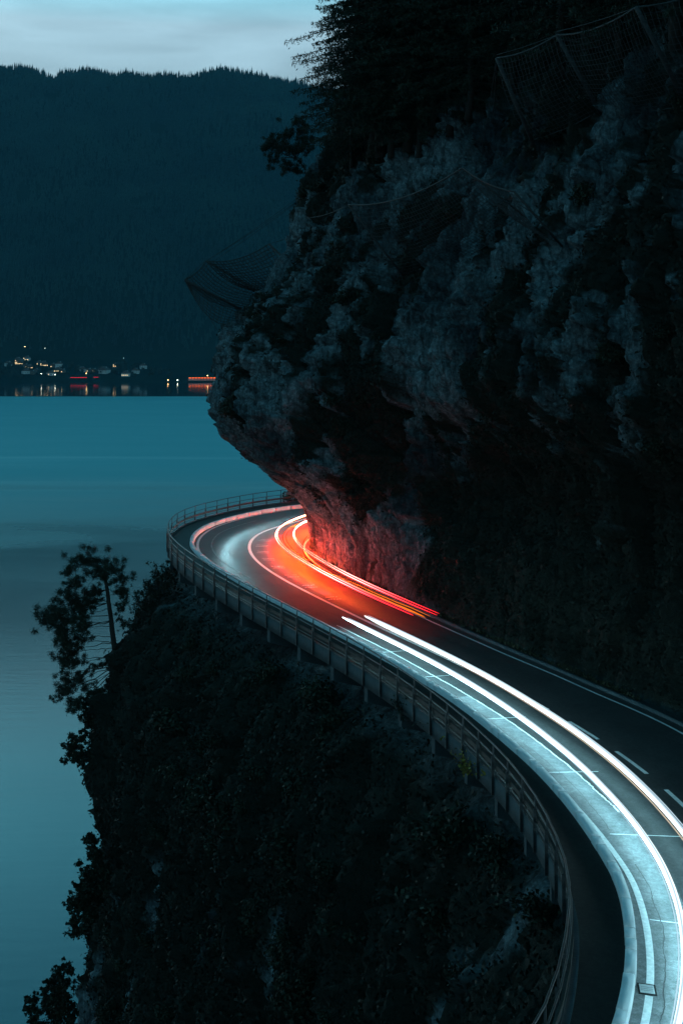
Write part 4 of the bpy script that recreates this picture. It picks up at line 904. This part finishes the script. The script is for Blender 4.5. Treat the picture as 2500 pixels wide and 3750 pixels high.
def lamp(x, y, mat, r, label, hgt=7.):
    r = r * .72
    p = ground_at(*z3(x, y + 8)); top = px(*z3(x, y), p[1]); p = np.array([top[0], p[1], min(p[2], top[2] - 2)]); root = empty('street_lamp', tuple(p)); H = top[2] - p[2]
    mb = MB(); mb.tube([(0, 0, -1), (0, 0, H * .5), (0, 0, H)], .18, 6); link('pole', mb.mesh('pole'), M['pole'], root)
    mb = MB(); mb.tube([(0, -.4, H - r), (0, -.4, H - .4 * r), (0, -.4, H + .4 * r), (0, -.4, H + r)], [r * .4, r, r, r * .4], 8); link('lantern', mb.mesh('lantern', True), M[mat], root)
    tag(root, label, 'street lamp'); return root
for a_ in ((240, 420, 'lit_c', 1.25, 'cool street lamp lighting the lawn below the village'), (497, 419, 'lit_y', 1.0, 'warm lamp at the right end of the red streak across the lake'), (710, 388, 'lit_c', 1.1, 'pale lamp above the bright boathouse'), (965, 458, 'lit_y', 1.1, 'left of two lamps on the empty far shore'), (1020, 458, 'lit_c', 1.1, 'right of two lamps on the empty far shore'), (145, 265, 'lit_y', .9, 'single warm lamp high on the slope above the village'), (260, 276, 'lit_c', .5, 'faint lamp on the slope right of the high warm one'), (710, 331, 'lit_c', .5, 'faint lamp on the slope above the boathouse'), (1192, 432, 'lit_y', 1.1, 'left lamp over the orange-lit landing'), (1258, 432, 'lit_y', 1.1, 'right lamp over the orange-lit landing'), (318, 426, 'lit_c', 1.0, 'lamp beside the pale shore house')): lamp(*a_)
# street lit orange: a long open shelter by the landing
p0 = ground_at(*z3(1205, 462)); root = empty('landing_shelter', tuple(p0)); wS = 88.
mb = MB(); mb.box((0, 4, 3.2), (wS / 2, .4, 3.2)); link('back_wall', mb.mesh('back_wall'), M['wall_a'], root)
mb = MB(); mb.box((0, 1, 6.9), (wS / 2 + 1, 4, .4)); link('roof', mb.mesh('roof'), M['tile'], root)
for k in range(15):
    mb = MB(); mb.box((-wS / 2 + k * wS / 14, -2.5, 3.2), (.25, .25, 3.3)); link('column', mb.mesh('column'), M['wall_b'], root)
    if k < 14:
        mb = MB(); mb.box((-wS / 2 + (k + .5) * wS / 14, 1.5, 6.1), (2., .3, .3)); link('light_strip', mb.mesh('light_strip'), M['lit_oo'] if 'lit_oo' in M else M['lit_o'], root)
tag(root, 'long orange-lit landing shelter at the water on the far shore', 'shelter')
def shore_trail(xa, xb, y, lb):
    a = ground_at(*z3(xa, y + 2)); b_ = ground_at(*z3(xb, y + 2)); Yt = (a[1] + b_[1]) / 2 - 6; mb = MB(); mb.tube([px(*z3(xa, y), Yt), px(*z3((xa + xb) / 2, y), Yt), px(*z3(xb, y), Yt)], .32, 6); tag(mb.build('taillight_trail', M['t_far']), lb, 'light trail')
M['t_far'] = emis('far_taillight', (1., .02, .05), .7)
shore_trail(405, 500, 443, 'long red car streak on the far shore road'); shore_trail(538, 566, 441, 'short red car streak on the far shore road')
M['hull'] = simple('boat_hull', (.4, .42, .44), (.6, .6, .6), .5, .5)
for k, (x, y) in enumerate(((160, 462), (298, 463), (705, 466), (1086, 466))):
    Yb = (CAM_H - LAKE_Z) * FPX / (1100 + y * .6378 - YH); c = np.array([(x * .6378 - 1250) / FPX * Yb, Yb, LAKE_Z]); root = empty('boat', tuple(c)); mb = MB(); L, Bm, Hh = 5., 1.5, 1.3
    mb.add([(-L, -Bm * .8, Hh), (L * .6, -Bm, Hh), (L * 1.15, 0, Hh * 1.2), (L * .6, Bm, Hh), (-L, Bm * .8, Hh), (-L * .9, -Bm * .5, -.3), (L * .6, -Bm * .5, -.3), (L * .9, 0, -.3), (L * .6, Bm * .5, -.3), (-L * .9, Bm * .5, -.3)], [(0, 1, 6, 5), (1, 2, 7, 6), (2, 3, 8, 7), (3, 4, 9, 8), (4, 0, 5, 9), (4, 3, 2, 1, 0)])
    link('hull', mb.mesh('hull'), M['hull'], root); mb = MB(); mb.box((-.5, 0, Hh + .6), (1.7, Bm * .6, .6)); link('cabin', mb.mesh('cabin'), M['hull'], root)
    tag(root, ['moored boat off the left village', 'moored boat off the lamp-lit lawn', 'moored boat below the boathouse', 'moored boat beyond the two shore lamps'][k], 'boat', 'boats on the lake')
# broadleaf trees among the houses: small dark crowns
tm = plant('village_tree', *shrub_mesh(99, 1., 260, .3), .42, .8, 'leaves', 99, ('trunk', 'crown'))
for k in range(70):
    x, y = RNG.uniform(-20, 1000), RNG.uniform(365, 452)
    if 840 < x < 960 and k % 2: continue
    o = tm if k == 0 else copy_tree(tm); p = ground_at(*z3(x, y)); o.location = tuple(p); h_ = 5 + 6 * RNG.random(); o.scale = (h_ * .7, h_ * .7, h_); o.rotation_euler = (0, 0, RNG.random() * 6)
    tag(o, 'dark garden tree among the houses of the far village', 'tree', 'village trees across the lake')

# ------------------------------------------------------------------ air over the lake
HAZE = True
if HAZE:
    mb = MB(); mb.box((0, 2450, 550), (4200, 2900, 640)); hz = mb.build('haze', None)
    m = bpy.data.materials.new('haze_air'); m.use_nodes = True; nt = m.node_tree; nt.nodes.clear(); o = nt.nodes.new('ShaderNodeOutputMaterial'); vsh = nt.nodes.new('ShaderNodeVolumePrincipled')
    vsh.inputs['Color'].default_value = (.25, .75, 1., 1); vsh.inputs['Density'].default_value = .000034; vsh.inputs['Anisotropy'].default_value = .2
    nt.links.new(vsh.outputs[0], o.inputs['Volume']); hz.data.materials.append(m); tag(hz, 'thin blue dusk haze over the lake and mountain', 'haze', kind='stuff')
